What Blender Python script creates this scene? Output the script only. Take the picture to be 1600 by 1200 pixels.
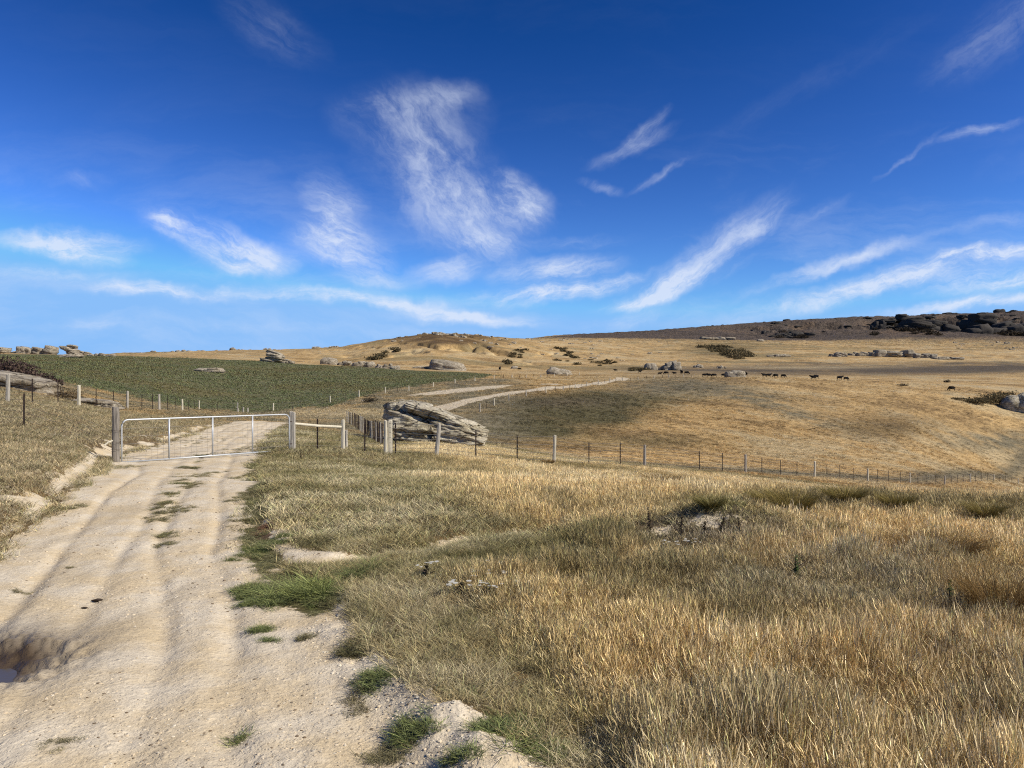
import bpy, bmesh, math, random
import numpy as np
from mathutils import Vector, Matrix, Euler

# ------------------------------------------------------------------ scene, camera, light
for o in list(bpy.data.objects): bpy.data.objects.remove(o)
SC = bpy.context.scene
COL = SC.collection
R = math.radians
FPX = 1200.0          # focal length in pixels of the 1600 px wide photograph
CAMZ = 1.6
cam_d = bpy.data.cameras.new('camera'); cam = bpy.data.objects.new('camera', cam_d); COL.objects.link(cam)
cam.location = (0, 0, CAMZ); cam.rotation_euler = (R(90), 0, 0)
cam_d.sensor_width = 36; cam_d.lens = 27.0; cam_d.clip_start = 0.05; cam_d.clip_end = 20000
SC.camera = cam
SC.view_settings.view_transform = 'Standard'; SC.view_settings.look = 'None'
SC.view_settings.exposure = 0.45; SC.view_settings.gamma = 1.0
SC.cycles.max_bounces = 5; SC.cycles.diffuse_bounces = 3; SC.cycles.transparent_max_bounces = 6
SC.cycles.use_denoising = False; SC.cycles.pixel_filter_type = 'BLACKMAN_HARRIS'; SC.cycles.filter_width = 1.15

SUN_EL, SUN_AZ = R(40), R(111)          # azimuth clockwise from the view direction (+Y)
SUN_DIR = Vector((math.sin(SUN_AZ)*math.cos(SUN_EL), math.cos(SUN_AZ)*math.cos(SUN_EL), math.sin(SUN_EL)))
sun_d = bpy.data.lights.new('sun', 'SUN'); sun_d.energy = 4.6; sun_d.angle = R(0.53); sun_d.color = (1.0, 0.94, 0.85)
sun = bpy.data.objects.new('sun', sun_d); COL.objects.link(sun)
sun.rotation_euler = SUN_DIR.to_track_quat('Z', 'Y').to_euler(); sun.location = (60, -20, 80)

class NT:
    """tiny helper for node trees"""
    def __init__(s, tree): s.t = tree; s.n = tree.nodes; s.l = tree.links
    def node(s, typ, **kw):
        n = s.n.new(typ)
        for k, v in kw.items(): setattr(n, k, v)
        return n
    def put(s, sock, v):
        if isinstance(v, bpy.types.NodeSocket): s.l.new(v, sock)
        elif v is not None: sock.default_value = v
    def math(s, op, a, b=None, c=None, clamp=False):
        n = s.node('ShaderNodeMath', operation=op, use_clamp=clamp)
        s.put(n.inputs[0], a)
        if b is not None: s.put(n.inputs[1], b)
        if c is not None: s.put(n.inputs[2], c)
        return n.outputs[0]
    def vmath(s, op, a, b=None, out=0):
        n = s.node('ShaderNodeVectorMath', operation=op); s.put(n.inputs[0], a)
        if b is not None: s.put(n.inputs[3 if op == 'SCALE' else 1], b)
        return n.outputs[out]
    def noise(s, vec, scale, detail=4, rough=.5, dist=0.0, out='Fac'):
        n = s.node('ShaderNodeTexNoise', noise_dimensions='2D' if s is w else '3D'); s.put(n.inputs['Vector'], vec)
        n.inputs['Scale'].default_value = scale; n.inputs['Detail'].default_value = detail
        n.inputs['Roughness'].default_value = rough; n.inputs['Distortion'].default_value = dist
        return n.outputs[out]
    def mapping(s, vec, loc=(0,0,0), rot=(0,0,0), scale=(1,1,1), typ='POINT'):
        n = s.node('ShaderNodeMapping', vector_type=typ); s.put(n.inputs['Vector'], vec)
        n.inputs['Location'].default_value = loc; n.inputs['Rotation'].default_value = rot
        n.inputs['Scale'].default_value = scale
        return n.outputs[0]
    def rng(s, v, a, b, c=0.0, d=1.0, smooth=True):
        n = s.node('ShaderNodeMapRange', interpolation_type='SMOOTHSTEP' if smooth else 'LINEAR')
        s.put(n.inputs[0], v)
        for i, q in enumerate((a, b, c, d)): s.put(n.inputs[1+i], q)
        return n.outputs[0]
    def mix(s, f, a, b, blend='MIX'):
        n = s.node('ShaderNodeMix', data_type='RGBA', blend_type=blend)
        s.put(n.inputs[0], f); s.put(n.inputs[6], a); s.put(n.inputs[7], b)
        return n.outputs[2]
    def attr(s, name, typ='GEOMETRY'):
        n = s.node('ShaderNodeAttribute', attribute_name=name, attribute_type=typ); return n

# ------------------------------------------------------------------ sky with cirrus
W = bpy.data.worlds.new('World'); SC.world = W; W.use_nodes = True
w = NT(W.node_tree); w.n.clear()
sky = w.node('ShaderNodeTexSky', sky_type='NISHITA'); sky.sun_disc = False
sky.sun_elevation = SUN_EL; sky.sun_rotation = SUN_AZ
sky.altitude = 500; sky.air_density = 1.0; sky.dust_density = 0.25; sky.ozone_density = 2.4
tc = w.node('ShaderNodeTexCoord')
sep = w.node('ShaderNodeSeparateXYZ'); w.l.new(tc.outputs['Generated'], sep.inputs[0])
ys = w.math('MAXIMUM', sep.outputs[1], 0.05)
ca = w.math('DIVIDE', sep.outputs[0], ys); cb = w.math('DIVIDE', sep.outputs[2], ys)
comb = w.node('ShaderNodeCombineXYZ'); w.l.new(ca, comb.inputs[0]); w.l.new(cb, comb.inputs[1])
P0 = comb.outputs[0]                      # direction coordinates fixed to the world's north wall of sky
wn = w.noise(P0, 5.0, 5, .6, out='Color')
wv = w.vmath('SUBTRACT', wn, (.5, .5, .5))
P = w.vmath('ADD', P0, w.vmath('SCALE', wv, 0.042))
wn2 = w.vmath('SUBTRACT', w.noise(P0, 20.0, 4, .6, out='Color'), (.5, .5, .5))
P = w.vmath('ADD', P, w.vmath('SCALE', wn2, 0.016))
def pxdir(u, v): return ((u-800)/FPX, (600-v)/FPX, 0)
# u, v, half length, half width, angle, density   (grouped by fibre direction)
clouds = {
 -48: [(640,180,110,46,0,.30),(655,235,92,62,0,.36),(690,295,90,66,-30,.46),(735,335,100,52,-15,.5),(762,384,52,20,-10,.8),(600,165,60,20,0,.25),(790,320,60,36,-20,.4),
      (815,326,42,26,-15,.7),(803,292,34,15,-40,.5),(700,150,55,22,10,.34)],
 -24: [(330,378,115,24,-24,1.0),(400,405,62,20,-8,1.0),(262,350,34,15,-10,.8),(520,330,62,32,-60,.6),(512,380,60,30,-20,.8),(565,405,75,30,-38,.7),
      (420,45,90,30,-28,.14),(345,452,30,12,20,.5),(120,285,55,10,-5,.15)],
 -3: [(100,378,108,19,-3,.9),(135,398,60,14,-10,.7),(60,425,150,12,-3,.35),(225,455,95,13,-7,.7),(420,462,360,12,-3,.42),(640,480,240,10,-8,.5),
      (740,497,140,11,-2,.45),(590,440,70,12,-5,.35),(150,512,60,9,0,.25),(330,505,420,10,-2,.13),(560,545,200,8,0,.12)],
 14: [(705,425,62,18,10,.6),(870,418,105,20,8,.8),(905,450,125,15,12,1.0),(830,458,110,12,5,.7),(1010,465,60,12,10,.8),(975,500,85,12,12,.4),
      (1390,440,260,17,13,1.0),(1305,418,160,11,17,.6),(1525,400,120,11,9,.8),(1550,440,115,17,7,1.0),(1530,473,160,10,6,.9),(1540,205,80,8,15,.4),
      (1560,350,100,12,10,.15),(900,375,90,10,5,.18)],
 36: [(1100,405,150,26,36,.68),(1060,442,115,17,18,.8),(1000,468,70,9,12,.6),(1185,362,75,16,34,.45),(1270,345,70,14,25,.2),(985,228,80,13,24,.42),(1010,195,46,13,40,.4),
      (930,290,36,8,-10,.42),(1035,270,60,7,26,.36),(1430,245,62,5,38,.28),(1555,50,130,40,35,.20),(1250,140,260,20,32,.04),(1580,255,60,20,30,.08)],
}
tot = None
for ang, lst in clouds.items():
    s_ = None
    for (u, v, rl, rw, a, dns) in lst:
        m = w.mapping(P, loc=pxdir(u, v), rot=(0, 0, R(a)), scale=(rl*1.35/FPX, rw*(1.75 if ang in (-48, -24) else 1.5)/FPX, 1), typ='TEXTURE')
        q = w.vmath('LENGTH', m, out=1)
        g = w.rng(q, 0.0, 1.0, dns*1.1, 0.0)
        s_ = g if s_ is None else w.math('ADD', s_, g)
    fm = w.mapping(P, rot=(0, 0, R(ang)), scale=(1, 1, 1), typ='TEXTURE')
    f1 = w.noise(w.mapping(fm, scale=((4.5, 30, 1) if abs(ang) < 45 else (7, 17, 1))), 1.0, 8, .68, .25)
    f2 = w.noise(w.mapping(fm, scale=(12, 22, 1), loc=(4, 2, 0)), 1.0, 8, .74, .2)
    fib = w.rng(w.math('ADD', w.math('MULTIPLY', f1, .6), w.math('MULTIPLY', f2, .4)), .34, .70)
    c_ = w.math('MULTIPLY', s_, w.math('MULTIPLY_ADD', fib, 0.95, 0.10))
    c_ = w.math('MULTIPLY', c_, {-48: 1.0, -24: 1.1, -3: 1.5, 14: 1.35, 36: 1.0}[ang])
    tot = c_ if tot is None else w.math('ADD', tot, c_)
veil = w.noise(w.mapping(P, scale=(2.4, 11, 1), rot=(0, 0, R(-9))), 1.0, 8, .66, .3)
veil = w.math('MULTIPLY', w.rng(veil, .42, .8), w.rng(cb, 0.03, .40, .30, .012))
dens = w.math('MULTIPLY', w.math('ADD', tot, veil), 0.86)
dens = w.math('MINIMUM', dens, 0.80)
dens = w.math('MULTIPLY', dens, w.math('MULTIPLY', w.rng(sep.outputs[1], .25, .45), w.rng(cb, -.02, .03)))
sc_ = w.node('ShaderNodeSeparateColor'); w.l.new(sky.outputs[0], sc_.inputs[0]); cc_ = w.node('ShaderNodeCombineColor')
for i, (of, pw, gn, mx) in enumerate(((.8, 1.45, .31, 1.7), (0, 2.1, .115, 3.45), (0, 2.0, .168, 6.3))): w.l.new(w.math('MINIMUM', w.math('MULTIPLY', w.math('POWER', w.math('MAXIMUM', w.math('SUBTRACT', sc_.outputs[i], of), .02), pw), gn), mx), cc_.inputs[i])
hs = cc_
skyc = w.mix(dens, hs.outputs[0], (5.0, 5.5, 6.5, 1))
bg = w.node('ShaderNodeBackground'); bg.inputs[1].default_value = 0.11
w.l.new(skyc, bg.inputs[0])
W.cycles.sampling_method = 'MANUAL'; W.cycles.sample_map_resolution = 128
wo = w.node('ShaderNodeOutputWorld'); w.l.new(bg.outputs[0], wo.inputs[0])

# ------------------------------------------------------------------ noise and terrain function (numpy)
_rs = np.random.RandomState(7)
_perm = _rs.permutation(256).astype(np.int32); _perm = np.concatenate([_perm, _perm, _perm])
_ga = _rs.rand(256)*2*np.pi; _gx = np.cos(_ga).astype(np.float32); _gy = np.sin(_ga).astype(np.float32)
def pn(x, y, seed=0):
    xi = np.floor(x); yi = np.floor(y); fx = (x-xi).astype(np.float32); fy = (y-yi).astype(np.float32)
    xi = xi.astype(np.int64) & 255; yi = (yi.astype(np.int64)+seed*37) & 255
    sx = fx*fx*fx*(fx*(fx*6-15)+10); sy = fy*fy*fy*(fy*(fy*6-15)+10)
    a = _perm[xi]; b = _perm[(xi+1) & 255]
    def g(h, dx, dy):
        k = _perm[h]; return _gx[k]*dx+_gy[k]*dy
    y1 = (yi+1) & 255
    n00 = g(a+yi, fx, fy); n10 = g(b+yi, fx-1, fy); n01 = g(a+y1, fx, fy-1); n11 = g(b+y1, fx-1, fy-1)
    return ((n00*(1-sx)+n10*sx)*(1-sy)+(n01*(1-sx)+n11*sx)*sy)*1.5
def fbm(x, y, scale, octv=4, seed=0, gain=.5):
    s = 0; a = 1.0; f = 1.0/scale; t = 0
    for i in range(octv):
        s = s+a*pn(x*f+i*17.3, y*f+i*9.1, seed+i); t += a; a *= gain; f *= 2.03
    return s/t
def sstep(x, a, b):
    t = np.clip((x-a)/(b-a), 0, 1); return t*t*(3-2*t)

PROF = {
 -400: [(16,690),(31,620),(50,585),(80,575),(150,565),(300,548),(500,546),(1500,548),(3500,556)],
 0: [(16,702),(24,662),(31,633),(42,612),(52,602),(80,596),(150,572),(300,553),(330,552),(450,556),(1500,557),(3500,560)],
 100: [(16,722),(24,676),(34,641),(42,630),(55,614),(80,598),(150,574),(300,555),(330,554),(450,558),(1000,557),(1500,556),(3500,560)],
 182: [(16,738),(19,724),(26,690),(35,663),(45,640),(60,630),(90,612),(150,580),(300,556),(330,555),(600,557),(1500,553),(3500,558)],
 250: [(16,742),(20.5,719),(30,683),(42,656),(55,640),(80,628),(110,612),(160,584),(300,558),(400,557),(1000,552),(1600,551),(3500,558)],
 320: [(16,745),(21,717),(32,682),(50,656),(75,649),(100,640),(130,615),(180,585),(300,561),(400,559),(900,550),(1500,549),(3500,556)],
 390: [(16,748),(22,713),(34,680),(50,659),(80,651),(100,646),(125,625),(180,590),(300,564),(420,561),(800,548),(1000,547),(3500,556)],
 457: [(16,751),(23,708),(34,683),(50,664),(80,652),(105,642),(130,623),(180,596),(300,570),(420,567),(600,550),(800,546),(3500,556)],
 536: [(16,755),(25,708),(36,689),(55,669),(80,651),(105,634),(140,612),(200,591),(300,573),(450,569),(600,553),(800,542),(1100,545),(3500,556)],
 605: [(16,760),(26,714),(32,704),(43,690),(60,670),(90,643),(140,613),(200,595),(300,579),(420,573),(600,546),(750,530),(850,530),(1500,545),(3500,556)],
 682: [(16,764),(27.8,715),(43,692),(60,670),(90,650),(115,630),(180,601),(300,583),(420,577),(600,542),(750,519),(850,519),(1500,535),(3500,550)],
 772: [(16,770),(30,723),(43,700),(62,688),(80,668),(115,629),(150,611),(220,592),(300,585),(450,578),(600,556),(800,526),(950,526),(1500,532),(3500,540)],
 866: [(16,776),(33,727),(40,722),(60,704),(90,660),(140,616),(200,602),(300,588),(450,579),(700,556),(1000,534),(1300,531),(2500,524),(3000,525),(3600,535)],
 1007: [(16,782),(39,732),(45,728),(60,716),(90,682),(140,640),(190,612),(230,597),(280,592),(330,588),(500,579),(800,556),(1200,538),(1500,534),(2600,517),(3200,520)],
 1165: [(16,792),(49,740),(56,737),(70,727),(100,700),(150,652),(210,607),(250,592),(290,589),(350,589),(500,581),(900,550),(1400,534),(1800,532),(2500,505),(3200,510)],
 1290: [(16,796),(59,747),(70,744),(85,733),(110,712),(160,662),(220,616),(255,597),(285,593),(350,594),(500,583),(900,551),(1400,536),(1800,532),(2500,497),(3200,503)],
 1422: [(16,798),(50,772),(82,756),(95,752),(120,722),(160,682),(205,637),(240,612),(290,598),(400,595),(600,576),(900,553),(1400,538),(1700,533),(2500,493),(3200,500)],
 1600: [(16,800),(60,782),(100,774),(150,760),(165,752),(185,715),(210,675),(235,641),(260,618),(320,602),(420,593),(600,576),(900,554),(1300,541),(1700,536),(2400,486),(3200,490)],
 2000: [(16,803),(60,785),(100,780),(150,768),(185,740),(235,660),(260,630),(320,610),(420,598),(600,580),(900,556),(1300,543),(1700,538),(2400,480),(3200,486)],
}
_us = np.array(sorted(PROF)); _LY = np.linspace(math.log(12), math.log(3600), 500); _UG = np.linspace(-400, 2000, 481)
_tab = np.array([np.interp(_LY, np.log([p[0] for p in PROF[k]]), [(600-p[1])/FPX for p in PROF[k]]) for k in _us])
_T = np.array([np.interp(_UG, _us, _tab[:, j]) for j in range(len(_LY))]).T     # [u, logY]
def _smooth(a, k, ax):
    kern = np.exp(-np.linspace(-2, 2, 2*k+1)**2); kern /= kern.sum()
    pad = [(0, 0), (0, 0)]; pad[ax] = (k, k); b = np.pad(a, pad, mode='edge')
    return np.apply_along_axis(lambda r: np.convolve(r, kern, 'valid'), ax, b)
_T = _smooth(_smooth(_T, 6, 0), 3, 1)
def tab(u, D):
    a = np.clip((u+400)/2400*480, 0, 479.999); b = np.clip((np.log(np.maximum(D, 1))-_LY[0])/(_LY[-1]-_LY[0])*499, 0, 498.999)
    i = a.astype(int); j = b.astype(int); fa = a-i; fb = b-j
    return (_T[i, j]*(1-fa)+_T[i+1, j]*fa)*(1-fb)+(_T[i, j+1]*(1-fa)+_T[i+1, j+1]*fa)*fb

# the track: centre line and half width (world metres)
RL = np.array([(-2,-2.6),(3.2,-3.6),(5,-4.3),(7.5,-5.15),(10,-6.1),(13,-7.35),(16,-8.6),(19,-10.1),(24,-11.7),(27,-12.2),(40,-15.8),(52,-18.4),(60,-18.2),(70,-15.6),(85,-13.5),(100,-11.5),(108,-11),(125,-7.6),(145,-2),(180,8),(220,23),(280,38),(310,41)])
RR = np.array([(-2,1.0),(3.2,-.45),(5,-1.1),(6,-1.55),(8,-2.65),(12,-4.0),(16,-5.35),(20,-6.7),(24,-7.9),(28,-9.1),(40,-12.3),(52,-15.2),(60,-14.5),(70,-11.6),(85,-9.8),(100,-8.2),(108,-7.4),(125,-4),(145,1.6),(180,12.5),(220,28),(280,43),(310,45)])
def road_lr(Y): return np.interp(Y, RL[:, 0], RL[:, 1]), np.interp(Y, RR[:, 0], RR[:, 1])
def road_t(X, Y):
    """-1..1 inside the track, beyond that outside (in half widths), signed"""
    l, r = road_lr(Y); return (X-(l+r)/2)/((r-l)/2)
def U(X, Y): return 800+FPX*X/np.maximum(Y, .3)

PUD = (-3.34, 4.66)
def height(X, Y, fine=True):
    X = np.asarray(X, float); Y = np.asarray(Y, float)
    r = np.hypot(X, Y); D = np.maximum(Y, r*0.62); u = 800+FPX*X/np.maximum(D, .3)
    zf = CAMZ+tab(u, D)*D
    zn = -0.018*D-0.022*np.log1p(np.exp(np.clip((X+1)*1.2, -30, 30)))/1.2*sstep(D, 0, 8)
    k = sstep(D, 9, 19)
    z = zn*(1-k)+zf*k
    # rolling detail
    z = z+fbm(X, Y, 9, 3, 3)*0.10*sstep(D, 3, 18)*(1-.6*sstep(D, 30, 60))
    z = z+fbm(X, Y, 34, 4, 11)*D*0.0034*sstep(D, 70, 150)*(1-.5*sstep(D, 230, 330))
    z = z+fbm(X, Y, 120, 5, 21)*D*0.0022*sstep(D, 350, 700)*(1-sstep(D, 1500, 1900))
    hill = np.exp(-((u-700)/150)**2)*sstep(D, 430, 560)*(1-sstep(D, 800, 1100))
    rg = 1-np.abs(fbm(X, Y*.5, 110, 5, 31))*2.4
    z = z-hill*sstep(rg, .78, 1.05)*6
    mt = sstep(u, 840, 1250)*sstep(D, 1780, 2250)
    rg2 = 1-np.abs(fbm(X*1.0+Y*.35, Y*.55, 420, 6, 41, .55))*2.3
    z = z-mt*(1-sstep(D, 2330, 2480))*sstep(rg2, .45, 1.0)*34*sstep(u, 900, 1400)
    z = z+mt*fbm(X, Y, 120, 6, 51, .62)*13*(0.35+sstep(u, 1150, 1450))*(1-.55*sstep(D, 2350, 2500))
    if fine:
        t = road_t(X, Y); nr = 1-sstep(D, 60, 110)
        inside = 1-sstep(np.abs(t), .8, 1.15)
        # banks on both sides of the track
        bank = sstep(-t, 1.06, 1.5)*0.20*sstep(Y, 2, 6)*(1-sstep(Y, 36, 60))
        bank = bank+sstep(t, 1.0, 1.22)*0.07*(1-sstep(Y, 30, 60))
        z = z+bank*nr
        for c, dp in ((-.55, .032), (-.1, .02), (.22, .022), (.6, .028)):
            z = z-np.exp(-((t-c+.05*np.sin(Y*.6+c*9))/.065)**2)*dp*.85*nr*inside*(.5+1.3*np.clip(fbm(X, Y, 1.6, 2, 61)+.5, 0, 1))
        z = z+inside*nr*(fbm(X+Y*.36, Y*.35, .55, 3, 63)*(.014+.005*(1-sstep(Y, 5, 9)))+fbm(X, Y, .16, 2, 65)*.008)
        z = z+(1-inside)*nr*(fbm(X, Y, .5, 3, 67)*.05)
        # berm of clods beside the track, close to the camera
        bx = np.interp(Y, [1.5, 3.2, 4.0, 4.7, 5.5], [.4, -.08, -.5, -.95, -1.25])
        z = z+np.exp(-((X-bx)/.2)**2)*.05*sstep(Y, 1, 3)*(1-sstep(Y, 5, 6.2))*(.5+1.2*np.clip(fbm(X, Y, .35, 3, 69)+.4, 0, 1))
        # mound of grey soil and the shallow ditch
        z = z+np.exp(-(((X-2.55)/.85)**2+((Y-9.2)/.6)**2))*.34
        dd = (X+1.35)*(-.69)+(Y-7.7)*.725
        z = z-np.exp(-(dd/.22)**2)*.10*sstep(X, -1.9, -1.5)*(1-sstep(X, .5, 1.6))*(Y > 5)
        pr = np.hypot((X-PUD[0])/.62, (Y-PUD[1])/.52); z = z+np.exp(-((pr-.85)/.35)**2)*fbm(X, Y, .13, 3, 57)*.07
        # puddle hollow
        z = z-np.exp(-(((X-PUD[0])/.50)**2+((Y-PUD[1])/.40)**2)**1.4)*.15
    return z
def H(x, y): return float(height(np.array([x]), np.array([y]))[0])
def at(u, Y): return (u-800)/FPX*Y

# ------------------------------------------------------------------ colours of the ground (reflectance)
def srgb(r, g, b, k=1.0):
    c = np.array([r, g, b])/255.0
    return np.where(c <= .04045, c/12.92, ((c+.055)/1.055)**2.4)*k
K = 0.80
GOLD = srgb(206,172,116,K); STRAW = srgb(206,184,140,K); GREY = srgb(150,138,108,K); OLIVE = srgb(118,108,72,K); BROWN = srgb(128,102,66,K)
DIRT = srgb(208,194,168,.90); DIRTD = srgb(160,140,112,K); GREEN = srgb(96,108,58,K); FIELD = srgb(118,115,80,.84); MTN = srgb(112,98,84,.76); PALE = srgb(214,200,170,K)
CHAR = srgb(104,92,74,K); REDB = srgb(140,104,82,K)
def blob(u, v, cu, cv, ru, rv, p=1.0): return np.exp(-(((u-cu)/ru)**2+((v-cv)/rv)**2)**p)
def layout(X, Y, Z):
    """per point: base colour, bare earth 0..1, tallness 0..1, field mask"""
    D = np.maximum(Y, .3); u = 800+FPX*X/D; v = 600-(Z-CAMZ)/D*FPX
    n1 = fbm(X, Y, 5, 4, 71); n2 = fbm(X, Y, 1.3, 4, 73); n3 = fbm(X, Y, 28, 4, 75); n4 = fbm(X*.5, Y, 90, 5, 77)
    t = road_t(X, Y)
    col = np.empty(X.shape+(3,)); col[:] = GOLD
    def mixc(m, c):
        m = np.clip(m, 0, 1)[..., None]; col[:] = col*(1-m)+c*m
    near = 1-sstep(Y, 26, 36)
    # --- mid and far pasture
    mixc(sstep(n3+n1*.35, -.02, .32)*.75*(Y > 30), STRAW)
    mixc(sstep(-n3+n2*.5+n1*.4, .08, .38)*.6*(Y > 30), BROWN)
    mixc(blob(u, v+(u-860)*.12, 870, 652, 150, 36, 2)*1.5*(1+n3*1.2)*(Y > 50)*(Y < 230), OLIVE*.8); mixc(blob(u, v, 1010, 622, 90, 9)*.8*(1+n1)*(Y > 100)*(Y < 240), OLIVE); mixc(blob(u, v, 880, 628, 90, 9)*.7*(Y > 100)*(Y < 200), srgb(118,104,80,K))
    mixc(blob(u, v, 1060, 605, 90, 14)*1.1*(1+n1)*(Y > 120), GREY*.8)
    mixc(blob(u, v-(u-1200)*.30, 1200, 632, 130, 11)*(.75+n1*1.5)*(Y > 60), GREY*.85); mixc(blob(u, v-(u-1150)*.12, 1150, 612, 120, 6)*(.7+n1)*(Y > 90), GREY*.8); mixc(blob(u, v, 1385, 668, 70, 14)*.55*(Y > 100), OLIVE)
    mixc(blob(u, v, 1000, 690, 110, 12)*.5*(Y > 45), OLIVE)
    mixc(blob(u, v, 1560, 690, 90, 15)*(.9+n1)*(Y > 100), GREY*.75)
    mixc(blob(u, v, 1390, 665, 90, 20)*.5*(Y > 100), BROWN)
    # strip just beyond the fence
    fl = Y-(X+25.8)/.83
    mixc(np.exp(-((fl-5-n1*2)/3.2)**2)*.9*(Y > 26)*(X > -2), GREY*.72)
    # ground between road loop and fence
    mixc((Y > 33)*(Y < 230)*sstep(u, 380, 470)*(1-sstep(u, 760, 860))*(.75+n1)*(1-sstep(v, 690, 705)), GREY*.92)
    mixc((Y > 60)*(Y < 120)*blob(u, v, 500, 645, 130, 7)*.9, STRAW)
    mixc(sstep(v, 578, 574)*0, GOLD)
    # brown plain behind the cattle
    mixc(sstep(Y, 400, 520)*sstep(n4+n3*.4, .05, .3)*.55, OLIVE)
    mixc(sstep(Y, 420, 560)*sstep(-n4+n3*.3, .1, .35)*.35, STRAW)
    mixc(sstep(Y, 480, 600)*blob(u, v, 700, 528, 110, 13, 1.5)*(.8+n3*1.2+n4), BROWN*.75)
    mixc(blob(u, v, 1130, 546, 60, 12)*sstep(Y, 600, 700)*.8, OLIVE*.7)
    mixc(blob(u, v+(u-1360)*.006+n4*5+n3*2, 1370, 577, 350, 9.5, 1.7)*sstep(Y, 285, 330)*(1.1+n4*1.2+n3*.6), CHAR); mixc(blob(u, v+n4*3, 1270, 574, 120, 2.2)*.6*(Y > 400), STRAW)
    mm = sstep(u+n4*80, 830, 900)*sstep(Y, 1650, 1850)
    mixc(mm, MTN); mixc(mm*sstep(n4+n3*.5, .0, .35)*.6, srgb(94,84,74,.72)); mixc(mm*sstep(-n4+n3*.4, .1, .4)*.35, srgb(146,120,92,.8))
    # left pasture
    mixc((u < 460)*(Y > 18)*(Y < 110)*(.7+n1*1.4), GREY*.95)
    mixc((u < 330)*(Y > 17)*(Y < 90)*sstep(n2+n1, -.1, .3)*.4, OLIVE*1.1)
    mixc(blob(u, v, 120, 678, 80, 10)*.9*(u < 180), PALE)
    mixc(blob(u, v, 30, 670, 40, 9)*.6, PALE)
    # near ground
    mixc(near*.85, BROWN*.62); mixc(near*sstep(n1+n2*.4, -.1, .3)*.45, GREY*.6); mixc(near*sstep(-n1+n2*.3, .1, .4)*.3, GOLD*.6)  # soil colour darkened to paint in the shade between grass blades
    # green field: lower edge from photo posts
    fv = np.interp(u, [60, 130, 200, 250, 311, 390, 516, 602, 677, 742, 775], [592, 606, 620, 630, 641, 646, 636, 611, 600, 593, 588])
    ft = np.interp(u, [0, 180, 300, 400, 500, 600, 700, 780], [552, 555, 559, 563, 568, 573, 577, 586])
    fld = sstep(fv-v+n1*4+n2*2, 0, 2.5)*sstep(v-ft+n1*1.2, 0, 1.4)*(Y > 52)*(Y < 345)*(u < 785)
    mixc(fld, FIELD); mixc(fld*sstep(n3+n1*.6, .02, .3)*.75, srgb(120,110,72,.82)); mixc(fld*sstep(-n3*.7+fbm(X, Y, 4, 3, 79), .1, .4)*.4, srgb(92,104,66,.82))
    # --- bare earth
    ragged = n2*.28+n1*.12
    bare = 1-sstep(np.abs(t)+ragged*(1+.0*t), .90, 1.06)
    bare = bare*(1-sstep(Y, 290, 310))*(Y > -3)
    bare = np.where((Y > 56)&(Y < 100), bare*.25, bare)
    edge = (1-sstep(np.abs(-t-1.16+n1*.1), .02, .16+n2*.3))*(Y > 3)*(Y < 45)*sstep(n2+n1*.5, -.4, -.1)         # cut bank, left side
    bare = np.maximum(bare, edge)
    lb = (t < -1.1)*(Y > 5)*(Y < 40)*(1-sstep(-t, 1.5, 2.6))*sstep(fbm(X, Y, .9, 4, 83)+n1*.3, .02, .25)*.75; bare = np.maximum(bare, lb)
    # central strip of plants on the track and right verge
    cpat = sstep(fbm(X, Y*.6, .7, 3, 81)+n1*.3, .16, .32)*np.exp(-((t-.12)/.2)**2)*sstep(Y, 7.8, 9)*(1-sstep(Y, 22, 30))
    bare = bare*(1-.85*cpat)
    xr = np.interp(Y, [1.5, 3.2, 3.6, 4.0, 4.8, 5.5, 6.5], [1.3, .12, -.15, -.45, -.92, -1.2, -1.45])
    bare = np.maximum(bare, (1-sstep(X+n2*.3, xr-.05, xr+.12))*(Y < 6)*(X > -3)*.95)
    # sandy strip beside the verge
    sx = np.interp(Y, [6.6, 7.6, 9.5, 12, 16], [-1.75, -2.15, -3.05, -4.0, -5.2])
    bare = np.maximum(bare, np.exp(-((X-sx-.0+n2*.35)/.22)**2)*sstep(Y, 6.8, 7.3)*(1-sstep(Y, 10, 14)))
    bare = np.maximum(bare, np.exp(-((Y-7.55-.5*n2-(X+2)*.15)/.24)**2)*sstep(X, -2.3, -2.0)*(1-sstep(X, -1.5, -1.2))*sstep(n2+fbm(X, Y, .3, 3, 94), -.35, .0))
    ditch = np.exp(-(((X+1.35)*(-.69)+(Y-7.7)*.725+n2*.25)/.17)**2)*(X > -1.9)*(1-sstep(X, .4, 1.2))*(Y > 6)
    bare = np.maximum(bare, ditch*.9)
    bare = np.maximum(bare, np.clip(blob(X, Y, 2.15, 8.75, .95, .30)*1.3, 0, 1)*sstep(n2+n1*.3+fbm(X, Y, .3, 3, 96)*1.2, .08, .3)*.85)
    for (bu, bv, bw, bh) in ((555,882,30,8),(490,805,30,5),(650,830,35,4),(540,800,22,4),(420,780,22,12),(430,745,14,14)):
        bare = np.maximum(bare, blob(u+n2*45, v+n2*9, bu, bv, bw, bh)*sstep(n2+n1*.4+fbm(X, Y, .3, 3, 93)*.8, -.25, .15)*(Y < 20))
    clay = blob(u, v+(u-720)*.1, 720, 610, 85, 3.6, 2)*(Y > 100)*(Y < 230)*(1+n2)
    clay = np.maximum(clay, blob(u, v, 860, 600.5, 20, 1.2))
    clay = np.maximum(clay, blob(u, v, 1180, 0, 1, 1))
    bare = np.clip(np.maximum(bare, clay), 0, 1)
    # extra patches of turf on the track's right verge
    vg = np.exp(-((t-.99-.16*n2)/.12)**2)*sstep(Y, 5.4, 5.9)*(1-sstep(Y, 20, 26))*sstep(n2+.45*n1, -.26, .0)
    gp = np.maximum(vg, blob(u, v, 470, 930, 75, 26))
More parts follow.
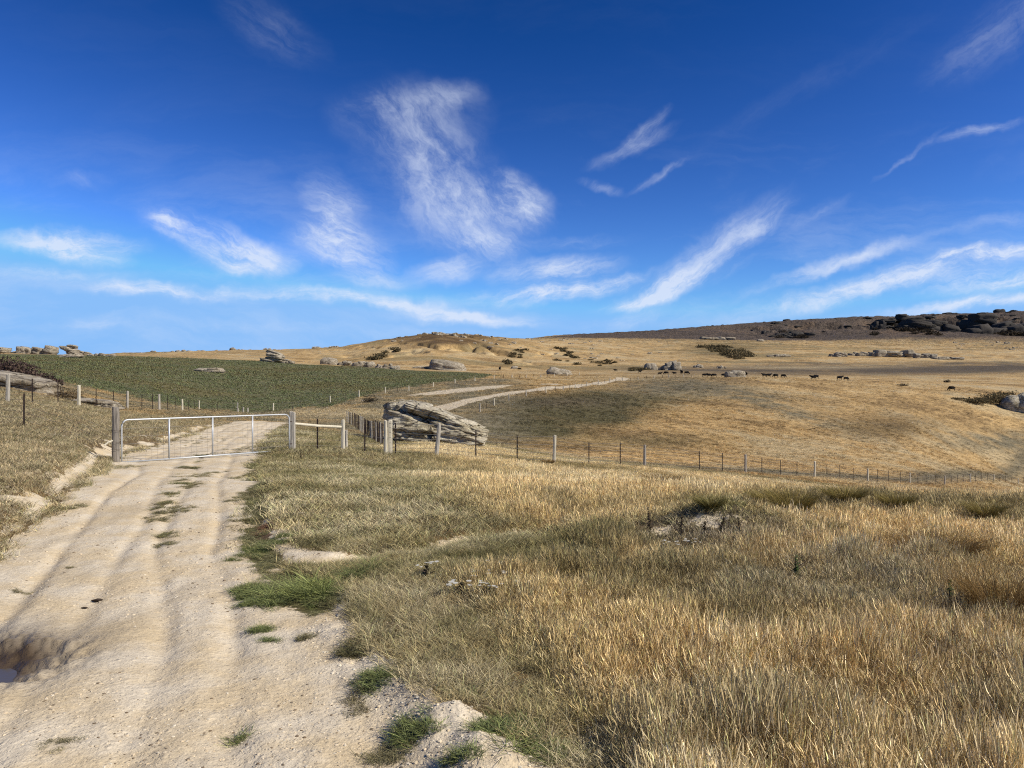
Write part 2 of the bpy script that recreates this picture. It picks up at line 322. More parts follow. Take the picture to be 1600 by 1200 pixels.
    bare = bare*(1-.95*np.clip(gp, 0, 1))
    mixc(gp*.7*(Y < 26), GREEN*.8); mixc(blob(u, v, 425, 830, 30, 20)*.8*(n2 > -.1), REDB)
    mixc(cpat*.9, OLIVE); mixc(blob(X, Y, 2.5, 9.1, 1.0, .5)*.9, srgb(128,118,100,.8))
    # --- tallness of the dry grass
    ub = np.interp(v, [715, 740, 800, 850, 885, 905, 950, 1000, 1060, 1200], [560, 600, 690, 790, 800, 620, 700, 720, 790, 960])
    tall = sstep(u+n1*70+n2*40, ub-10, ub+150)*(1-sstep(Y, 34, 52))
    tall = tall*(1-.93*np.clip(1.3*blob(X, Y, 2.2, 9.0, 1.05, .55), 0, 1))*(1-.5*blob(u, v, 1000, 700, 260, 14)*(Y<30))
    tall = tall*(.62+.5*sstep(n1+n2*.3, -.3, .3))
    tall = tall*(1-.45*blob(u, v, 1290, 925, 190, 42))
    lt = (t < -1.25)*(Y < 17)*sstep(-t, 1.2, 1.8)
    tall = np.maximum(tall, lt*.55*(.6+n1))
    tall = np.clip(tall, 0, 1)
    return dict(col=col, bare=bare, tall=tall, fld=fld, u=u, v=v, t=t, n1=n1, n2=n2, n3=n3, mtn=mm, gp=gp, cpat=cpat)

# ------------------------------------------------------------------ object helpers
def tag(o, label=None, cat=None, group=None, kind=None):
    if label: o['label'] = label
    if cat: o['category'] = cat
    if group: o['group'] = group
    if kind: o['kind'] = kind
    return o
def link(o, parent=None):
    COL.objects.link(o)
    if parent is not None: o.parent = parent
    return o
def empty(name, loc, rz=0):
    o = bpy.data.objects.new(name, None); o.location = loc; o.rotation_euler = (0, 0, rz); o.empty_display_size = .2
    return link(o)
def mesh_np(name, V, F, mat=None, smooth=True, attrs=None):
    """V (n,3), F (m,4) or (m,3)"""
    me = bpy.data.meshes.new(name); V = np.asarray(V, np.float32); F = np.asarray(F, np.int32)
    k = F.shape[1]
    me.vertices.add(len(V)); me.vertices.foreach_set('co', V.ravel())
    me.loops.add(F.size); me.loops.foreach_set('vertex_index', F.ravel())
    me.polygons.add(len(F)); me.polygons.foreach_set('loop_start', np.arange(0, F.size, k, dtype=np.int32))
    me.polygons.foreach_set('loop_total', np.full(len(F), k, np.int32))
    if smooth: me.polygons.foreach_set('use_smooth', np.ones(len(F), bool))
    if attrs:
        for an, (ty, arr) in attrs.items():
            a = me.attributes.new(an, ty, 'POINT')
            if ty == 'FLOAT_COLOR': a.data.foreach_set('color', np.asarray(arr, np.float32).ravel())
            elif ty == 'FLOAT_VECTOR': a.data.foreach_set('vector', np.asarray(arr, np.float32).ravel())
            elif ty == 'INT': a.data.foreach_set('value', np.asarray(arr, np.int32).ravel())
            else: a.data.foreach_set('value', np.asarray(arr, np.float32).ravel())
    if mat: me.materials.append(mat)
    me.update(calc_edges=True)
    return me

class MB:
    """collects tubes and boxes into one mesh"""
    def __init__(s): s.V = []; s.F = []
    def tube(s, pts, rad, n=8, cap=True, squash=None):
        pts = [Vector(p) for p in pts]; rad = rad if isinstance(rad, (list, tuple)) else [rad]*len(pts)
        base = len(s.V); ref = Vector((0, 0, 1))
        for i, p in enumerate(pts):
            d = (pts[min(i+1, len(pts)-1)]-pts[max(i-1, 0)]).normalized()
            rf = ref if abs(d.dot(ref)) < .95 else Vector((1, 0, 0))
            a = d.cross(rf).normalized(); b = d.cross(a)
            for k in range(n):
                q = 2*math.pi*k/n; s.V.append(p+(a*math.cos(q)+b*math.sin(q))*rad[i])
        for i in range(len(pts)-1):
            for k in range(n):
                k2 = (k+1) % n
                s.F.append((base+i*n+k, base+i*n+k2, base+(i+1)*n+k2, base+(i+1)*n+k))
        if cap:
            s.F.append(tuple(base+k for k in range(n))[::-1]); e = base+(len(pts)-1)*n; s.F.append(tuple(e+k for k in range(n)))
        return s
    def post(s, base, top, r0, r1, seed=0, n=10, square=0.0):
        """an irregular split or round timber post with a weathered top"""
        rng = random.Random(seed); base = Vector(base); top = Vector(top); m = 7
        off = [rng.uniform(.86, 1.1) for _ in range(n)]; b0 = len(s.V)
        ax = (top-base).normalized(); a = ax.cross(Vector((0, 1, 0))).normalized(); b = ax.cross(a)
        for i in range(m):
            f = i/(m-1); p = base.lerp(top, f)+a*rng.uniform(-.004, .004); rr = r0*(1-f)+r1*f
            for k in range(n):
                q = 2*math.pi*k/n+.3
                sq = 1/max(abs(math.cos(q)), abs(math.sin(q)))*square+(1-square)
                v_ = p+(a*math.cos(q)+b*math.sin(q))*rr*off[k]*sq*rng.uniform(.97, 1.03)
                if i == m-1: v_ += ax*rng.uniform(-.03, .012)
                s.V.append(v_)
        for i in range(m-1):
            for k in range(n):
                k2 = (k+1) % n; s.F.append((b0+i*n+k, b0+(i+1)*n+k, b0+(i+1)*n+k2, b0+i*n+k2))
        s.V.append(top+ax*rng.uniform(.0, .02)); c = len(s.V)-1; e = b0+(m-1)*n
        for k in range(n): s.F.append((e+k, c, e+(k+1) % n))
        return s
    def box(s, c, sx, sy, sz, rot=None):
        b = len(s.V); M = rot or Matrix.Identity(3)
        for dx, dy, dz in ((-1,-1,-1),(1,-1,-1),(1,1,-1),(-1,1,-1),(-1,-1,1),(1,-1,1),(1,1,1),(-1,1,1)):
            s.V.append(Vector(c)+M @ Vector((dx*sx/2, dy*sy/2, dz*sz/2)))
        for f in ((0,3,2,1),(4,5,6,7),(0,1,5,4),(1,2,6,5),(2,3,7,6),(3,0,4,7)): s.F.append(tuple(b+i for i in f))
        return s
    def build(s, name, mat, parent=None, smooth=False):
        me = bpy.data.meshes.new(name)
        me.from_pydata([tuple(v) for v in s.V], [], s.F); me.materials.append(mat)
        if smooth:
            for p in me.polygons: p.use_smooth = True
        me.update(); o = bpy.data.objects.new(name, me); return link(o, parent)

# ------------------------------------------------------------------ materials
def newmat(name):
    m = bpy.data.materials.new(name); m.use_nodes = True; t = NT(m.node_tree); t.n.clear()
    out = t.node('ShaderNodeOutputMaterial'); b = t.node('ShaderNodeBsdfPrincipled'); t.l.new(b.outputs[0], out.inputs[0])
    b.inputs['Roughness'].default_value = .95; b.inputs['Specular IOR Level'].default_value = .15
    return m, t, b
def bump(t, b, h, strength, dist):
    n = t.node('ShaderNodeBump'); n.inputs['Strength'].default_value = strength; n.inputs['Distance'].default_value = dist
    t.put(n.inputs['Height'], h); t.l.new(n.outputs[0], b.inputs['Normal'])
M_GROUND, t, b = newmat('ground_cover')
geo = t.node('ShaderNodeNewGeometry'); pos = geo.outputs['Position']
base = t.attr('col').outputs['Color']; bare = t.attr('bare').outputs['Fac']; dist = t.vmath('LENGTH', pos, out=1)
fine = t.noise(pos, 55, 4, .65); med = t.noise(pos, 7, 5, .6); big = t.noise(pos, .55, 6, .65); huge = t.noise(pos, .09, 6, .62)
stretch = t.noise(t.mapping(pos, scale=(.5, 1.6, 1)), 1.1, 5, .68)
# patchy reflectance of the pasture
mott = t.rng(t.math('ADD', t.math('MULTIPLY', big, .5), t.math('MULTIPLY', stretch, .5)), .34, .66, .52, 1.32, False)
mott2 = t.rng(huge, .35, .65, .84, 1.14, False)
gr = t.mix(1.0, base, t.math('MULTIPLY', mott, mott2), 'MULTIPLY')
nearv = t.rng(fine, .3, .7, .55, 1.3, False)
gr = t.mix(1.0, gr, nearv, 'MULTIPLY')
tuft = t.noise(pos, 2.6, 3, .7)
gr = t.mix(t.math('MULTIPLY', t.rng(tuft, .56, .66), .55), gr, t.mix(1.0, gr, (.38, .40, .34, 1), 'MULTIPLY'))
ft_ = t.noise(t.mapping(pos, scale=(1, 1, .4)), .42, 5, .78); farw = t.rng(dist, 60, 240, 0, .62)
gr = t.mix(t.math('MULTIPLY', t.rng(ft_, .55, .66), farw), gr, t.mix(1.0, gr, (.50, .47, .40, 1), 'MULTIPLY'))
gr = t.mix(t.math('MULTIPLY', t.rng(ft_, .45, .34), t.math('MULTIPLY', farw, .55)), gr, t.mix(1.0, gr, (1.3, 1.28, 1.25, 1), 'MULTIPLY'))
# earth
e1 = t.noise(pos, 1.6, 6, .62); e2 = t.noise(pos, 28, 5, .7); vor = t.node('ShaderNodeTexVoronoi'); t.put(vor.inputs['Vector'], pos); vor.inputs['Scale'].default_value = 42
vor2 = t.node('ShaderNodeTexVoronoi'); t.put(vor2.inputs['Vector'], pos); vor2.inputs['Scale'].default_value = 17
ec = t.mix(t.rng(e1, .36, .64), tuple(DIRT)+(1,), tuple(srgb(200,180,144,.9))+(1,))
ec = t.mix(t.math('MULTIPLY', t.rng(t.noise(t.mapping(pos, rot=(0,0,R(-20)), scale=(2.4,.35,1)), .8, 5, .6), .5, .72), .55), ec, tuple(srgb(174,158,130,.85))+(1,))
ec = t.mix(1.0, ec, t.rng(e2, .25, .75, .78, 1.16, False), 'MULTIPLY')
ec = t.mix(t.rng(vor.outputs['Distance'], .0, .26, .5, 0), ec, t.mix(1.0, ec, t.rng(t.noise(pos, 33, 1), .3, .7, .45, 1.35, False), 'MULTIPLY'))
wet = t.attr('wet').outputs['Fac']
ec = t.mix(wet, ec, tuple(srgb(84,70,54,.75))+(1,))
edge = t.math('ADD', bare, t.math('MULTIPLY', t.math('SUBTRACT', t.noise(pos, 9, 5, .7), .5), 1.5))
bm_ = t.rng(edge, .42, .60)
t.l.new(t.mix(bm_, gr, ec), b.inputs['Base Color'])
t.put(b.inputs['Roughness'], t.rng(wet, 0, 1, .96, .35))
hh = t.math('ADD', t.math('MULTIPLY', med, .012), t.math('MULTIPLY', e2, .010))
hh = t.math('ADD', hh, t.math('MULTIPLY', t.math('MINIMUM', vor.outputs['Distance'], .3), .014))
hh = t.math('ADD', hh, t.math('MULTIPLY', t.math('MINIMUM', vor2.outputs['Distance'], .3), -.018))
hh = t.math('ADD', hh, t.math('MULTIPLY', t.math('MULTIPLY', t.math('ADD', tuft, t.math('MULTIPLY', stretch, .8)), .45), t.rng(dist, 25, 120)))
hh = t.math('ADD', hh, t.math('MULTIPLY', t.math('ADD', t.noise(pos, .12, 8, .62), 0), t.rng(dist, 900, 2000, 0, 14)))
bump(t, b, hh, .9, 1.0)

def rock_mat(name, c1, c2, lich, warm):
    m, t, b = newmat(name)
    tc = t.node('ShaderNodeTexCoord'); g = t.node('ShaderNodeNewGeometry'); p = g.outputs['Position']; ob = tc.outputs['Object']
    st = t.noise(t.mapping(ob, rot=(0, R(12), 0), scale=(.8, .8, 3.2)), 1.5, 8, .72, .2)
    bl = t.noise(ob, .55, 6, .65); fn = t.noise(ob, 6, 6, .7)
    c = t.mix(t.rng(st, .36, .64), c1, c2)
    c = t.mix(t.math('MULTIPLY', t.rng(bl, .48, .62), .6), c, warm)
    c = t.mix(t.math('MULTIPLY', t.rng(fn, .52, .62), .55), c, lich)
    c = t.mix(t.math('MULTIPLY', t.rng(t.noise(ob, 2.2, 5, .7, .6), .55, .68), .75), c, (.035, .033, .03, 1))
    vc = t.node('ShaderNodeTexVoronoi', feature='DISTANCE_TO_EDGE'); t.put(vc.inputs['Vector'], t.mapping(t.vmath('ADD', ob, t.vmath('SCALE', t.noise(ob, 1.2, 3, .6, out='Color'), .7)), scale=(.45, .45, 1.25))); vc.inputs['Scale'].default_value = 1.0
    ck = t.rng(vc.outputs['Distance'], .0, .05); c = t.mix(ck, t.mix(1.0, c, (.35, .33, .30, 1), 'MULTIPLY'), c)
    spk = t.noise(ob, 16, 3, .7); c = t.mix(t.math('MULTIPLY', t.rng(spk, .58, .66), .6), c, (.09, .085, .07, 1))
    t.l.new(c, b.inputs['Base Color'])
    h = t.math('ADD', t.math('MULTIPLY', st, .12), t.math('MULTIPLY', fn, .10)); h = t.math('ADD', h, t.math('MULTIPLY', ck, .09)); bump(t, b, h, .9, 1.0)
    return m
M_ROCK = rock_mat('schist', tuple(srgb(186,174,152,.85))+(1,), tuple(srgb(136,124,106,.82))+(1,), tuple(srgb(206,198,172,.82))+(1,), tuple(srgb(128,112,84,.8))+(1,))
M_HERO = rock_mat('lichened_schist', tuple(srgb(204,194,170,.86))+(1,), tuple(srgb(160,148,126,.84))+(1,), tuple(srgb(212,206,172,.86))+(1,), tuple(srgb(140,126,92,.8))+(1,))
M_CRAG = rock_mat('dark_crag', tuple(srgb(96,90,84,.65))+(1,), tuple(srgb(58,54,52,.6))+(1,), tuple(srgb(120,112,100,.7))+(1,), tuple(srgb(66,62,48,.6))+(1,))

def simple(name, col, rough=.8, var=.35, scale=6, metal=0, spec=.3, stretch=(1, 1, 1), bumpd=0):
    m, t, b = newmat(name); tc = t.node('ShaderNodeTexCoord')
    n = t.noise(t.mapping(tc.outputs['Object'], scale=stretch), scale, 5, .65)
    t.l.new(t.mix(1.0, tuple(col)+(1,), t.rng(n, .3, .7, 1-var, 1+var, False), 'MULTIPLY'), b.inputs['Base Color'])
    b.inputs['Roughness'].default_value = rough; b.inputs['Metallic'].default_value = metal; b.inputs['Specular IOR Level'].default_value = spec
    if bumpd: bump(t, b, n, .8, bumpd)
    return m
M_WOOD = simple('weathered_timber', srgb(172,164,148,.8), .9, .45, 4, stretch=(9, 9, .8), bumpd=.012)
M_WOODSHADE = simple('weathered_timber_shaded', srgb(132,124,112,.8), .95, .5, 4, stretch=(9, 9, .8), bumpd=.015)  # darker weathered timber, the gatepost's shadow side put into its colour
M_WOODP = simple('pale_timber', srgb(206,196,170,.82), .9, .3, 4, stretch=(9, 9, .8), bumpd=.01)
M_STEEL = simple('rusty_steel', srgb(60,46,38,.8), .8, .4, 12)
M_WIRE = simple('fence_wire', srgb(128,122,112,.8), .6, .2, 3, metal=.3)
M_GALV = simple('galvanised_pipe', srgb(196,198,196,.8), .42, .12, 5, metal=.25, spec=.5)
M_COW = simple('black_hide', (.008, .007, .007), .8, .3, 4, spec=.08)
M_STONE = simple('loose_stone', srgb(186,172,148,.8), .95, .4, 30)
M_DARKSTONE = simple('dung', srgb(62,50,38,.8), .95, .4, 30)

def grass_mat(name, trans=.12):
    m, t, b = newmat(name)
    c = t.attr('gcol', 'INSTANCER').outputs['Color']; bv = t.attr('bv').outputs['Color']
    col = t.mix(1.0, c, bv, 'MULTIPLY')
    t.l.new(col, b.inputs['Base Color']); b.inputs['Roughness'].default_value = .75; b.inputs['Specular IOR Level'].default_value = .2
    tr = t.node('ShaderNodeBsdfTranslucent'); t.l.new(col, tr.inputs[0])
    ms = t.node('ShaderNodeMixShader'); ms.inputs[0].default_value = trans
    t.l.new(b.outputs[0], ms.inputs[1]); t.l.new(tr.outputs[0], ms.inputs[2])
    t.l.new(ms.outputs[0], [n for n in t.n if n.type == 'OUTPUT_MATERIAL'][0].inputs[0])
    return m
M_GRASS = grass_mat('grass_blades')
def blade_mat(name, trans=.25):
    """for plants that are their own meshes: colour comes per blade"""
    m, t, b = newmat(name); bv = t.attr('bv').outputs['Color']
    t.l.new(bv, b.inputs['Base Color']); b.inputs['Roughness'].default_value = .8
    tr = t.node('ShaderNodeBsdfTranslucent'); t.l.new(bv, tr.inputs[0])
    ms = t.node('ShaderNodeMixShader'); ms.inputs[0].default_value = trans
    t.l.new(b.outputs[0], ms.inputs[1]); t.l.new(tr.outputs[0], ms.inputs[2])
    t.l.new(ms.outputs[0], [n for n in t.n if n.type == 'OUTPUT_MATERIAL'][0].inputs[0])
    return m
M_PLANT = blade_mat('plant_blades')

# ------------------------------------------------------------------ ground sheet
th_f = np.arange(-37.5, 37.51, .085)
th = np.concatenate([-np.linspace(180, 50, 27), np.linspace(-48, -38.2, 18), th_f, np.linspace(38.2, 48, 18), np.linspace(50, 180, 27)])
rr = np.exp(np.concatenate([np.linspace(math.log(1.2), math.log(60), 430), np.linspace(math.log(60), math.log(420), 300)[1:], np.linspace(math.log(420), math.log(4200), 260)[1:]]))
TH, RRR = np.meshgrid(np.radians(th), rr, indexing='ij')
GX = RRR*np.sin(TH); GY = RRR*np.cos(TH)
GZ = height(GX, GY)
L = layout(GX, GY, GZ)
nt, nr_ = GX.shape
ii, jj = np.meshgrid(np.arange(nt-1), np.arange(nr_-1), indexing='ij')
q = np.stack([ii*nr_+jj, (ii+1)*nr_+jj, (ii+1)*nr_+jj+1, ii*nr_+jj+1], -1).reshape(-1, 4)
front = GY > .5
def fmask(m): return (m[:-1, :-1]+m[1:, 1:]+m[1:, :-1]+m[:-1, 1:])/4 > .5
tr_m = fmask(((np.abs(L['t']) < 1.0)&(GY > -3)&((GY < 56)|(GY > 100))&(GY < 310)).astype(float)).ravel()
fd_m = fmask(L['fld']*front).ravel() & ~tr_m
mt_m = fmask((L['mtn']*front)).ravel() & ~tr_m & ~fd_m
wet = blob(GX, GY, PUD[0]-.05, PUD[1]+.1, .60, .55)*1.3*(1+L['n2']*.8)
wet = np.clip(wet, 0, 1)*(GY > 0)
Vall = np.stack([GX, GY, GZ], -1).reshape(-1, 3)
colA = np.concatenate([L['col'].reshape(-1, 3), np.ones((len(Vall), 1))], 1)
bareA = (L['bare']).ravel(); wetA = wet.ravel()
def ground_part(name, mask, center=False):
    F = q[mask]; used, inv = np.unique(F, return_inverse=True); F = inv.reshape(-1, 4)
    V = Vall[used]; A = dict(col=('FLOAT_COLOR', colA[used]), bare=('FLOAT', bareA[used]), wet=('FLOAT', wetA[used]))
    me = mesh_np(name, V, F, M_GROUND, True, A)
    o = bpy.data.objects.new(name, me); link(o); o['kind'] = 'structure'; return o
# shared edge normals: set custom normals so the pieces join without a seam
dX = np.gradient(np.stack([GX, GY, GZ], -1), axis=0); dR = np.gradient(np.stack([GX, GY, GZ], -1), axis=1)
NN = np.cross(dX, dR); NN /= np.linalg.norm(NN, axis=-1, keepdims=True)+1e-12
NN = np.where(NN[..., 2:3] < 0, -NN, NN).reshape(-1, 3)
def ground_piece(name, mask):
    o = ground_part(name, mask); used = np.unique(q[mask])
    o.data.normals_split_custom_set_from_vertices(NN[used].tolist()); return o

nrest = ~(tr_m | fd_m | mt_m)
ground_piece('ground', nrest); ground_piece('dirt_track', tr_m); ground_piece('green_field', fd_m); ground_piece('hills', mt_m)
# plug under the camera
a_ = np.linspace(0, 2*math.pi, 33)[:-1]
pv = [(0, 0, H(0, 0)-.01)]+[(1.25*math.sin(k), 1.25*math.cos(k), H(1.25*math.sin(k), 1.25*math.cos(k))-.006) for k in a_]
pme = mesh_np('ground', pv, [(0, 1+(k+1) % 32, 1+k) for k in range(32)], M_GROUND, True,
    dict(col=('FLOAT_COLOR', [tuple(BROWN)+(1,)]*33), bare=('FLOAT', [1.0]*33), wet=('FLOAT', [0.0]*33)))
o = link(bpy.data.objects.new('ground', pme)); o['kind'] = 'structure'
# puddle
m, t, b = newmat('puddle_water'); b.inputs['Base Color'].default_value = (.075, .062, .045, 1); b.inputs['Roughness'].default_value = .12; b.inputs['Specular IOR Level'].default_value = .16
tcn = t.node('ShaderNodeNewGeometry'); bump(t, b, t.noise(tcn.outputs['Position'], 14, 3), .12, .01)
pz = H(PUD[0], PUD[1])+.050
ring = [(PUD[0]+(.38+.04*math.sin(3*k))*math.cos(k), PUD[1]+(.30+.03*math.cos(4*k))*math.sin(k), pz) for k in a_]
pme = mesh_np('puddle_water', [(PUD[0], PUD[1], pz)]+ring, [(0, 1+k, 1+(k+1) % 32) for k in range(32)], m)
o = link(bpy.data.objects.new('puddle_water', pme)); o['kind'] = 'structure'; o['label'] = 'small muddy puddle at the left edge of the dirt track'

# ------------------------------------------------------------------ locating a spot of the land
def find(u, v, y0, y1):
    """distance at which the ground seen in direction u stands at elevation v"""
    Y = np.exp(np.linspace(math.log(y0), math.log(y1), 400)); X = (u-800)/FPX*Y
    Z = height(X, Y); vv = 600-(Z-CAMZ)/Y*FPX
    k = int(np.argmin(np.abs(vv-v))); return float(X[k]), float(Y[k]), float(Z[k])

# ------------------------------------------------------------------ grass: clump meshes spread as ground cover
def blades(n, h, spread, width, lean, curve, rng, head=0.0, hvar=.35, cvar=.3, straw=.12, center=False, heads=.6, base_col=None):
    lev = 5; V = np.zeros((n, lev, 2, 3)); C = np.ones((n, lev, 2, 4))
    for i in range(n):
        a = rng.uniform(0, 2*math.pi); rad = spread*math.sqrt(rng.random()); bx, by = rad*math.cos(a), rad*math.sin(a)
        d = rng.uniform(0, 2*math.pi) if not center else a+rng.uniform(-.5, .5)
        hh = h*(1-hvar+2*hvar*rng.random()); ln = lean*(.2+rng.random()); f = rng.uniform(0, math.pi)
        wx, wy = math.cos(f)*width*.5, math.sin(f)*width*.5
        hd = head if rng.random() < heads else 0
        for k in range(lev):
            t_ = [0, .35, .68, .86, 1.0][k]; off = (ln*t_+curve*t_*t_*(.5+.5*rng.random()))*hh
            z = hh*t_*(1-.25*min(1, (ln+curve)*t_*.8))
            ww = [1, .85, .65, .5, .12][k]
            if hd and k == 3: ww = hd
            if hd and k == 4: ww = .5
            for s_ in (0, 1):
                sg = -1 if s_ == 0 else 1
                V[i, k, s_] = (bx+math.cos(d)*off+sg*wx*ww, by+math.sin(d)*off+sg*wy*ww, z-.01)
        g = 1-cvar+2*cvar*rng.random(); r_ = rng.random()
        g = g*rng.choice((.62, .8, 1, 1, 1.15, 1.4))
        c = np.array([g, g, g]) if base_col is None else np.array(base_col)*g
        if r_ < straw: c = c*np.array([1.25, 1.3, 1.45])
        elif r_ < straw+.15: c = c*np.array([.62, .62, .66])
        elif r_ < straw+.27: c = c*np.array([.85, 1.0, .85])
        C[i, :, :, :3] = c
    idx = np.arange(n*lev*2).reshape(n, lev, 2)
    F = np.stack([idx[:, :-1, 0], idx[:, :-1, 1], idx[:, 1:, 1], idx[:, 1:, 0]], -1).reshape(-1, 4)
    return V.reshape(-1, 3), F, C.reshape(-1, 4)
protos = bpy.data.collections.new('clump_shapes')
def proto(*a, seed=1, **k):
    V, F, C = blades(*a, random.Random(seed), **k)
    me = mesh_np('clump', V, F, M_GRASS, False, dict(bv=('FLOAT_COLOR', C)))
    o = bpy.data.objects.new('clump_%02d' % len(protos.objects), me); protos.objects.link(o)
P_TALL = (0, 1, 2, 3); P_SHORT = (4, 5, 6); P_GREEN = (7, 8); P_MTALL = (9, 10, 11); P_MSHORT = (12, 13); P_FAR = (14, 15); P_FARS = (16, 17); P_CROP = (18,); P_LONGG = (19,)
for i in range(4): proto(46, .150, .085, .0015, (.12, .14, .2, .38)[i], (.12, .14, .22, .3)[i], seed=10+i, head=2.8, heads=.8, straw=.24, cvar=.5, hvar=.55)
for i in range(3): proto(50, .060, .085, .0026, .9, .8, seed=20+i, straw=.24, cvar=.42, hvar=.5)
for i in range(2): proto(44, .06, .06, .004, .8, .9, seed=30+i, straw=.08, cvar=.35)
for i in range(3): proto(38, .125, .17, .0033, (.15, .2, .35)[i], (.15, .22, .35)[i], seed=40+i, head=1.9, straw=.22, cvar=.48, hvar=.55)
for i in range(2): proto(40, .07, .17, .006, .8, .7, seed=50+i, straw=.2, cvar=.35, hvar=.5)
for i in range(2): proto(24, .30, .34, .026, .35, .5, seed=60+i, straw=.14, cvar=.3)
for i in range(2): proto(26, .12, .36, .032, .7, .6, seed=70+i, straw=.14, cvar=.3)
proto(16, .22, .3, .09, .8, .6, seed=80, straw=.05, cvar=.3)
proto(60, .20, .07, .0042, .5, .9, seed=81, straw=.05, cvar=.25)

def scatter_nodes():
    ng = bpy.data.node_groups.new('spread', 'GeometryNodeTree')
    ng.interface.new_socket('Geometry', in_out='INPUT', socket_type='NodeSocketGeometry')
    ng.interface.new_socket('Geometry', in_out='OUTPUT', socket_type='NodeSocketGeometry')
    n = ng.nodes; l = ng.links
    gi = n.new('NodeGroupInput'); go = n.new('NodeGroupOutput'); ip = n.new('GeometryNodeInstanceOnPoints')
    ci = n.new('GeometryNodeCollectionInfo'); ci.inputs['Collection'].default_value = protos
    ci.inputs['Separate Children'].default_value = True; ci.inputs['Reset Children'].default_value = True
    def na(name, ty):
        a = n.new('GeometryNodeInputNamedAttribute'); a.data_type = ty; a.inputs['Name'].default_value = name; return a.outputs[0]
    l.new(gi.outputs[0], ip.inputs['Points']); l.new(ci.outputs[0], ip.inputs['Instance'])
    ip.inputs['Pick Instance'].default_value = True
    l.new(na('idx', 'INT'), ip.inputs['Instance Index']); l.new(na('rot', 'FLOAT_VECTOR'), ip.inputs['Rotation']); l.new(na('scl', 'FLOAT_VECTOR'), ip.inputs['Scale'])
    l.new(ip.outputs[0], go.inputs[0]); return ng
SPREAD = scatter_nodes()
RNG = np.random.RandomState(5)
def stuff(name, label, parts):
    """parts: list of (X, Y, idx array, scale (n,), zscale (n,), colour (n,3))"""
    X = np.concatenate([p[0] for p in parts]); Y = np.concatenate([p[1] for p in parts]); idx = np.concatenate([p[2] for p in parts])
    sc = np.concatenate([p[3] for p in parts]); zs = np.concatenate([p[4] for p in parts]); col = np.concatenate([p[5] for p in parts])
    Z = height(X, Y); n = len(X)
    me = bpy.data.meshes.new(name); me.vertices.add(n); me.vertices.foreach_set('co', np.stack([X, Y, Z], -1).astype(np.float32).ravel())
    rot = np.stack([RNG.uniform(-.12, .12, n), RNG.uniform(-.12, .12, n), RNG.uniform(0, 6.283, n)], -1)
    for an, ty, arr, key in (('idx', 'INT', idx.astype(np.int32), 'value'), ('rot', 'FLOAT_VECTOR', rot.astype(np.float32), 'vector'),
            ('scl', 'FLOAT_VECTOR', np.stack([sc, sc, sc*zs], -1).astype(np.float32), 'vector'), ('gcol', 'FLOAT_COLOR', np.concatenate([col, np.ones((n, 1))], 1).astype(np.float32), 'color')):
        a = me.attributes.new(an, ty, 'POINT'); a.data.foreach_set(key, arr.ravel())
    o = bpy.data.objects.new(name, me); link(o); md = o.modifiers.new('spread', 'NODES'); md.node_group = SPREAD
    o['kind'] = 'stuff'; o['label'] = label
    print(name, n); return o
def sector(n, r0, r1, power=1.0, half=38):
    """points in the field of view; power 1 = even in log distance"""
    a = np.radians(RNG.uniform(-half, half, n)); u_ = RNG.rand(n)
    r = np.sqrt(r0*r0+u_*(r1*r1-r0*r0)) if power == 0 else r0*np.exp(u_*math.log(r1/r0))
    return r*np.sin(a), r*np.cos(a)
def pick(ch, n): return np.array(ch)[RNG.randint(0, len(ch), n)]
def vary(c, a=.22):
    n = len(c); g = (1+RNG.uniform(-a, a, n))[:, None]; w_ = RNG.uniform(-.06, .06, (n, 1))*np.array([[1, 0, -1.5]])
    return np.clip(c*g*(1+w_), 0, 1)
def cols(L, warm=1.0):
    """colour of the plants at each spot"""
    T = L['tall'][:, None]; n1 = L['n1'][:, None]; n2 = L['n2'][:, None]
    u = L['u'][:, None]; v = L['v'][:, None]
    gold = srgb(226,196,138,1.0); straw = srgb(228,210,166,1.05); dull = srgb(170,154,108,.94); ol = srgb(120,114,70,.86)
    c = dull*(1-T)+gold*T
    a = sstep(n1*.8+n2*.5, -.02, .3); c = c*(1-a*.55)+straw*a*.55
    b_ = sstep(-n1+n2*.6, .05, .35); c = c*(1-b_*.65)+(ol*(1-T*.6)+srgb(156,128,82,.8)*T*.6)*b_*.65
    g_ = blob(u, v, 1290, 930, 230, 50)+blob(u, v, 1480, 1080, 200, 110)*.6+blob(u, v, 640, 960, 110, 70)*.5; g_ = np.clip(g_*(.8+n2), 0, 1)
    bt_ = np.clip(blob(u, v, 1250, 1170, 600, 75)+blob(u, v, 720, 1010, 110, 110)*.7, 0, 1)*(.55+n2+n1*.5); bt_ = np.clip(bt_, 0, .5); c = c*(1-bt_)+srgb(150,130,84,.85)*bt_
    mg = np.clip(blob(u, v, 1130, 845, 120, 26)*1.1, 0, 1)*.8; c = c*(1-mg)+srgb(148,134,112,.82)*mg
    lf = (L['t'][:, None] < -1)*.7; c = c*(1-lf)+srgb(180,160,124,.95)*lf
    c = c*(1-g_*.7)+srgb(178,162,128,.9)*g_*.7
    gg = blob(u, v, 960, 845, 90, 10)*.4+blob(u, v, 1150, 785, 70, 8)*.35; gg = np.clip(gg, 0, 1); c = c*(1-gg)+srgb(122,122,68,.78)*gg
    return c
def patchy(x, y, c):
    a = sstep(fbm(x, y, .45, 4, 87), .0, .3)[:, None]; b = sstep(fbm(x, y, .8, 4, 89), .02, .28)[:, None]
    c = c*(1-.6*a)+srgb(96,92,52,.75)*.6*a*(.7+.6*RNG.rand(len(x), 1)); return c*(1-.45*b)+srgb(206,190,150,.9)*.45*b
